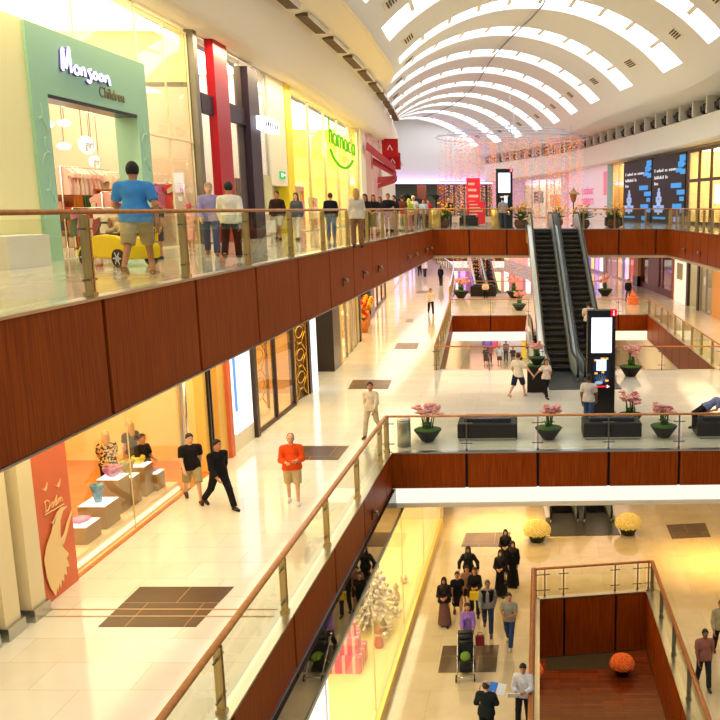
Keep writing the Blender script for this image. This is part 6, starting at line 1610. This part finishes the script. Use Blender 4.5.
person('man in a white T-shirt and jeans looking at the black kiosk', *HD(589, 374, Z1, 1.74), 340, 1.74, ('tee', (226, 218, 204)), ('jeans', (64, 88, 128)), ('short', (40, 28, 22)), 'brown', STEP, 1.02, (60, 50, 44))
p = AT(584, 330, 34.2); person('person in a pale top standing on the right escalator, hidden by the kiosk', 2.15, 37.2, Z1 + 1.12, 10, 1.72, ('tee', (246, 220, 196)), ('trousers', K_), ('short', (40, 26, 20)), 'fair', TALK)
person('woman in black beside the orange desk', *FT(628, 302, Z1), 190, 1.74, ('long', K_), ('trousers', (110, 84, 70)), ('short', (26, 20, 18)), 'tan', STEP)
p = G(486, 297, Z1); person('person in a pale top sitting on the distant dark bench', p[0], p[1] - .55, Z1, 185, 1.7, ('long', (226, 200, 170)), ('trousers', K_), ('short', (30, 22, 18)), 'tan', SIT)
p = G(697, 439, Z1)
t = person('person in a blue patterned top reclining on the right-edge bench', p[0] + .35, p[1] + .5, Z1 + .62, 100, 1.66, ('tee', (120, 130, 170)), ('trousers', (30, 28, 34)), ('short', (24, 18, 16)), 'tan', dict(SIT, L=(66, 60), Rr=(60, 64)), 1.0, lean=-62)
t.location.z = Z1 + .2
# lower floor
person('woman in a black abaya standing alone at the back of the group', *HD(505.5, 529, Z0, 1.64), 180, 1.64, ('robe', K_), ('none', K_, .06), ('scarf', K_), 'fair', HOLD, 1.0, female=True)
person('woman in a black abaya at the right of the trio', *HD(512.5, 541, Z0, 1.68), 186, 1.68, ('robe', (20, 18, 20)), ('none', K_, .06), ('scarf', (24, 22, 24)), 'fair', STAND, 1.12, female=True)
person('woman in a black abaya in front of the trio', *HD(500.5, 549.5, Z0, 1.66), 176, 1.66, ('robe', (26, 22, 22)), ('none', K_, .06), ('scarf', (18, 16, 18)), 'fair', HOLD, .96, female=True)
person('broad woman in a black abaya with arms out behind the women', *HD(468, 546, Z0, 1.7), 182, 1.7, ('robe', (22, 20, 22)), ('none', K_, .1), ('scarf', K_), 'tan', dict(STAND, aL=(6, 32, 20, -6), aR=(6, 30, 40, 0)), 1.16, female=True)
person('woman in a black jacket and long flowered skirt', *HD(443.8, 577, Z0, 1.62), 184, 1.62, ('jacket', (26, 22, 22)), ('skirt', (112, 76, 72), .06), ('scarf', (20, 16, 16)), 'tan', HOLD, 1.06, female=True)
person('woman in a short black dress walking in the group', *HD(457, 570, Z0, 1.66), 186, 1.66, ('dress', (24, 22, 24)), ('none', K_, .52), ('bun', (36, 22, 18)), 'tan', WALK, 1.0, (90, 40, 30), female=True)
person('child in a brown top among the women', *HD(466.8, 565.5, Z0, 1.5), 178, 1.5, ('tee', (150, 110, 84)), ('shorts', (60, 44, 40)), ('short', (40, 26, 20)), 'tan', STEP, .95)
bagw = person('woman in a black cardigan with a yellow bag', *HD(474.5, 567, Z0, 1.66), 182, 1.66, ('jacket', (30, 24, 24)), ('trousers', (34, 30, 34)), ('long', (60, 34, 24)), 'tan', HOLD, .98, female=True)
push = person('woman in a purple top pushing the stroller', *HD(467.5, 602, Z0, 1.64), 184, 1.64, ('long', (150, 110, 190)), ('trousers', (40, 34, 36)), ('long', (30, 20, 18)), 'tan', PUSH, 1.0, female=True)
person('man in a grey shirt with a black waistcoat and jeans', *HD(487.3, 578.5, Z0, 1.76), 182, 1.76, ('vest', (140, 136, 132)), ('jeans', (44, 56, 90), 0, (22, 22, 28)), ('cap', (96, 84, 74)), 'tan', WALK, 1.06, (90, 60, 44))
person('young man in a grey printed T-shirt and jeans', *HD(509, 592, Z0, 1.74), 166, 1.74, ('tee', (150, 146, 136)), ('jeans', (50, 72, 112)), ('short', (24, 18, 16)), 'tan', dict(HOLD, L=(18, 4), Rr=(-14, 16)), .98, (220, 200, 160), turn=30)
mph = person('balding man in a dark green jumper holding a blue folder', *HD(486, 681, Z0, 1.74), 350, 1.74, ('long', (30, 38, 36)), ('trousers', (24, 22, 26)), ('balding', (60, 44, 34)), 'fair', PHONE, 1.1, (30, 26, 24), turn=-16)
mwh = person('man in a white shirt and dark trousers holding papers', *HD(523, 663, Z0, 1.76), 168, 1.76, ('long', (226, 224, 228)), ('trousers', (44, 36, 42)), ('short', (26, 20, 20)), 'tan', dict(HOLD, L=(-6, 8), Rr=(10, 4)), 1.04, (26, 22, 22), nod=18, turn=10)
person('man in a dusty pink shirt and dark jeans by the red handrail', *FT(703, 687, Z0), 186, 1.74, ('tee', (150, 96, 84)), ('jeans', (40, 42, 46)), ('short', (24, 18, 16)), 'brown', STEP, 1.06, (40, 34, 30))
person('person in a beige jacket at the right edge of the lower floor', *FT(719, 655, Z0), 178, 1.76, ('jacket', (170, 158, 120)), ('trousers', (40, 30, 34)), ('short', (150, 80, 50)), 'tan', STEP, 1.05, (120, 50, 30))
g = random.Random(8)
for (px, py, lab, top, bot, h) in ((486, 367, 'person in a dark T-shirt and shorts far below on the lower floor', (60, 56, 54), ('shorts', (70, 66, 60)), 1.7), (490, 363, 'person in a pink top far below on the lower floor', (236, 110, 180), ('trousers', (90, 80, 90)), 1.75), (499.5, 366, 'person in a pale blue shirt far below on the lower floor', (180, 200, 236), ('shorts', (60, 60, 66)), 1.7),
    (506, 361, 'person in grey with a backpack far below on the lower floor', (110, 116, 130), ('trousers', (70, 66, 74)), 1.78), (513, 366, 'thin person in black far below on the lower floor', (40, 40, 44), ('trousers', (120, 130, 140)), 1.6), (520.5, 369, 'small child in dark clothes far below on the lower floor', (50, 46, 50), ('trousers', (50, 46, 50)), 1.2)):
    person(lab, *FT(px, py, Z0), 180, h, ('tee', top), bot, ('short', (50, 34, 26)), 'tan', STAND)
for k, (px, py, c_, n_) in enumerate(((487, 344, (110, 90, 190), 'violet'), (493, 343, (240, 80, 160), 'pink'))):
    x, y = G(px, py + 22, Z0); p = AT(px, py, y); tag(MB().ell((0, 0, 0), (.45, .45, .5), 14).tube([(0, 0, -.5), (.05, 0, -1.1)], .012, 4).build('balloon', mat('balloon_%d' % k, c_, .3), None, (p.x, y, p.z)), '%s balloon above the far group on the lower floor' % n_, 'balloon')
# carried things
def bag(name, label, p, size, c_, rz=0):
    t = thing(name, label, 'bag', p, rz); w, d, h = size
    MB().rbox((0, 0, -h / 2 - .1), (w, d, h), .02).build('bag_body', mat('bag_%d_%d_%d' % c_, c_, .6), t)
    MB().tube([(-w * .3, 0, -.1), (-w * .2, 0, .0), (w * .2, 0, .0), (w * .3, 0, -.1)], .01, 5).build('bag_handle', mat('bag_%d_%d_%d' % c_, c_, .6), t)
bag('shopping_bag', 'white plastic bag held by the man in the dark brown jumper', bagp, (.34, .14, .42), (236, 236, 236))
bag('handbag', 'yellow handbag held by the woman in the black cardigan', hand_at(bagw, -1) + Vector((0, -.06, .02)), (.36, .14, .26), (226, 190, 30))
bag('shopping_bag', 'dark red bag hanging beside the woman with the stroller', hand_at(push, -1) + Vector((.2, .12, -.1)), (.26, .1, .3), (150, 30, 46))
p = hand_at(mph, 1)
t = thing('folder', 'open blue and white folder held by the balding man', 'folder', p + Vector((.06, .12, .05)), R(-20))
MB().obox((-.11, 0, 0), (.22, .02, .3), 0, 0, Matrix.Rotation(R(-50), 3, 'X')).build('blue_cover', mat('folder_blue', (40, 120, 226), .5), t); MB().obox((.11, 0, .01), (.22, .015, .29), 0, 0, Matrix.Rotation(R(-50), 3, 'X')).build('white_page', mat('paper', (240, 240, 236), .7), t)
p = hand_at(mwh, 1)
tag(MB().obox((0, 0, 0), (.3, .02, .22), R(10), 0, Matrix.Rotation(R(35), 3, 'X')).build('papers', mat('paper', (240, 240, 236), .7), None, p + Vector((-.06, -.08, .03))), 'sheaf of white papers held by the man in the white shirt', 'papers')
# stroller
h0 = (hand_at(push, 1) + hand_at(push, -1)) / 2
t = thing('stroller', 'black stroller with a green blanket on the grey floor mat', 'stroller', (h0.x - .02, h0.y - .58, Z0), R(184)); t.scale = (.95, .95, .93)
fm = MB()
for sx in (-.24, .24):
    fm.tube([(sx, -.62, h0.z - Z0), (sx, -.45, .9), (sx, .1, .45), (sx, .5, .12)], .016, 6); fm.tube([(sx, -.4, .1), (sx, .0, .5), (sx, .1, .62)], .016, 6)
fm.tube([(-.24, -.62, h0.z - Z0), (.24, -.62, h0.z - Z0)], .02, 6); fm.tube([(-.24, -.4, .12), (.24, -.4, .12)], .012, 6); fm.tube([(-.24, .5, .12), (.24, .5, .12)], .012, 6)
fm.build('frame', M['chrome'], t)
st2 = MB(); st2.obox((0, -.02, .52), (.42, .5, .06)).obox((0, -.3, .78), (.42, .06, .55), 0, 0, Matrix.Rotation(R(20), 3, 'X')).obox((-.21, 0, .6), (.03, .45, .2)).obox((.21, 0, .6), (.03, .45, .2))
st2.build('seat', M['rubber'], t)
ho = MB()
for k in range(5):
    a = R(20 + k * 32); ho.tube([(-.22, -.28 + .34 * math.cos(a) * .6, .85 + .3 * math.sin(a)), (.22, -.28 + .34 * math.cos(a) * .6, .85 + .3 * math.sin(a))], .07, 8)
ho.build('hood', M['rubber'], t)
MB().ell((0, .12, .6), (.17, .24, .09), 12).build('blanket', mat('blanket_green', (110, 140, 30), .9), t)
MB().rbox((0, -.05, .2), (.36, .5, .14), .03).build('basket', M['rubber'], t)
for sx in (-.27, .27):
    for y in (-.4, .5): MB().tube([(sx - .02, y, .1), (sx + .02, y, .1)], .1, 14).tube([(sx - .025, y, .1), (sx + .025, y, .1)], .04, 8, 1).build('wheel', [M['rubber'], M['steel']], t)
# yellow toy car with a plush dog, behind the upper glass
lp = bpy.data.materials.new('leopard_print'); lp.use_nodes = True; nt = lp.node_tree
vo = nt.nodes.new('ShaderNodeTexNoise'); vo.inputs['Scale'].default_value = 17; vo.inputs['Detail'].default_value = 1; cr = nt.nodes.new('ShaderNodeValToRGB'); tcn = nt.nodes.new('ShaderNodeTexCoord')
cr.color_ramp.interpolation = 'CONSTANT'; cr.color_ramp.elements[0].color = lin((24, 18, 14)); cr.color_ramp.elements[1].position = .5; cr.color_ramp.elements[1].color = lin((226, 190, 124))
nt.links.new(tcn.outputs['Object'], vo.inputs['Vector']); nt.links.new(vo.outputs['Fac'], cr.inputs['Fac']); nt.links.new(cr.outputs['Color'], nt.nodes['Principled BSDF'].inputs['Base Color']); nt.nodes['Principled BSDF'].inputs['Roughness'].default_value = .85
for ch in leo.children:
    if ch.name.startswith('shirt'): ch.data.materials[0] = lp
x, y = G(117, 266, Z2); t = thing('toy_car', 'bright yellow ride-in toy car before the children\'s shop', 'car', (x, y + .1, Z2), R(62))
prof = [(-.82, .16), (-.84, .42), (-.6, .56), (-.42, .62), (-.1, .64), (.2, .62), (.34, .56), (.62, .46), (.8, .3), (.82, .16)]
b = MB(); n = len(prof)
for sx, wd in ((1, .36),):
    b.add([(-wd, q, z) for q, z in prof] + [(wd, q, z) for q, z in prof], [tuple(range(n)), tuple(range(2 * n - 1, n - 1, -1))] + [(i, n + i, n + (i + 1) % n, (i + 1) % n) for i in range(n)])
yc_ = mat('car_yellow', (250, 212, 10), .25)
b.build('car_body', yc_, t, bevel=.05)
sp = MB().bar((-.3, -.8, .5), (-.3, -.82, .74), .04, .04).bar((.3, -.8, .5), (.3, -.82, .74), .04, .04).bar((-.36, -.82, .76), (.36, -.82, .76), .16, .03); sp.build('spoiler', yc_, t)
MB().tube([(-.26, .3, .58), (-.24, .12, .86), (.24, .12, .86), (.26, .3, .58)], .025, 6).build('windscreen_frame', M['black'], t)
MB().box(-.28, -.45, .6, .28, .1, .652).build('cockpit', M['rubber'], t)
for sx in (-.36, .36):
    for q in (-.52, .5):
        w_ = MB().tube([(sx - .04, q, .18), (sx + .04, q, .18)], .18, 18); w_.build('wheel', M['rubber'], t)
        r = MB().tube([(sx - .045, q, .18), (sx + .045, q, .18)], .06, 10)
        for k in range(6): a = k * 1.047; r.bar((sx - .0, q, .18), (sx, q + .13 * math.cos(a), .18 + .13 * math.sin(a)), .03, .1, up=(1, 0, 0))
        r.build('wheel_spokes', M['chrome'], t)
    MB().ell((sx * .7, .79, .34), (.08, .03, .05), 8).build('headlamp', M['black'], t)
ca, sa = math.cos(R(62)), math.sin(R(62)); lx, ly = 0, -.18
t2 = thing('plush_dog', 'tan and white plush dog lying across the yellow toy car', 'toy', (x + lx * ca - ly * sa, y + .1 + lx * sa + ly * ca, Z2 + .65), R(62))
V_, Fq = nets([('e', (0, -.1, .12), (.15, .28, .13), ((1, 0, 0), (0, 1, 0), (0, 0, 1))), ('e', (0, .24, .22), (.12, .12, .12), ((1, 0, 0), (0, 1, 0), (0, 0, 1))), ('e', (0, .35, .18), (.06, .08, .055), ((1, 0, 0), (0, 1, 0), (0, 0, 1)))] + [('c', (sx * .1, q, .08), (sx * .17, q + .12, .04), .05, .05) for sx in (-1, 1) for q in (-.28, .08)] + [('c', (0, -.34, .14), (.1, -.48, .2), .04, .03)], .025, .04)
mesh_of('body', V_, Fq, varied('plush', (196, 140, 70), (240, 220, 180), (1, 1, 1), 5, 2, .95), t2)
for sx in (-1, 1): MB().ell((sx * .12, .2, .2), (.03, .06, .11), 8).build('ear', mat('plush_brown', (150, 96, 44), .95), t2); MB().ell((sx * .045, .345, .26), .014, 6).build('eye', M['black'], t2)
MB().ell((0, .43, .19), .025, 6).build('nose', M['black'], t2)
# ------------------------------------------------------------------ light and picture
w = bpy.data.worlds.new('world'); S.world = w; w.use_nodes = True
w.node_tree.nodes['Background'].inputs['Color'].default_value = (1, .98, .95, 1)
w.node_tree.nodes['Background'].inputs['Strength'].default_value = .25
S.view_settings.view_transform = 'Standard'; S.view_settings.look = 'None'; S.view_settings.gamma = 1
S.view_settings.exposure = 0.15; S.view_settings.use_curve_mapping = False
S.cycles.use_denoising = True
S.cycles.max_bounces = 6; S.cycles.diffuse_bounces = 3; S.cycles.glossy_bounces = 3; S.cycles.transparent_max_bounces = 12
S.cycles.sample_clamp_indirect = 6
S.cycles.caustics_reflective = False; S.cycles.caustics_refractive = False

# ceiling lights of the galleries; unseen tinted panels added at the far end
area('gallery_light', (-7.4, 26, Z2 - 1.66), 2.4, 720, (255, 236, 190), sy=40)
area('gallery_light', (-10.5, 70, Z2 - 1.66), 3, 700, (255, 226, 200), sy=40)
area('gallery_light', (10, 40, Z2 - 1.66), 2.5, 500, (255, 226, 180), sy=26)
area('gallery_light', (0, 58, Z2 - 1.66), 14, 900, (255, 222, 196), sy=16)
area('bridge_light', (2, 29.8, Z1 - 1.75), 11, 330, (255, 224, 170), sy=9)
area('lower_light', (0, 62, Z1 - 1.75), 12, 900, (255, 236, 220), sy=12)
area('lower_light', (8, 22, Z1 - 1.75), 2, 120, (255, 224, 170), sy=14)
area('pit_light', (2, 32, Z0 - 2.1), 8, 240, (255, 196, 120), sy=8)
area('upper_light', (-10.3, 32, 5.3), .5, 1250, (255, 232, 180), sy=48)
area('gallery_light', (-10.5, 92, Z2 - 1.66), 4, 500, (226, 196, 255), sy=40)  # unseen panel added to cast a lilac tint far along the walkway
area('gallery_light', (-6, 126, Z2 - 1.66), 16, 900, (255, 196, 190), sy=12)  # unseen panel added to give the far middle floor a pink glow


area('lower_spot', (6.5, 29.5, Z1 - 1.72), .8, 90, (255, 206, 110), spread=70)
area('lower_spot', (-1.5, 33, Z1 - 1.72), .8, 90, (255, 206, 110), spread=70)

area('lower_light', (-5, 122, Z1 - 1.75), 14, 450, (255, 190, 190), sy=10)  # unseen panel added for pinkish light on the far lower floor
area('lower_light', (0, 84, Z1 - 1.75), 1, 400, (255, 220, 210), sy=12)
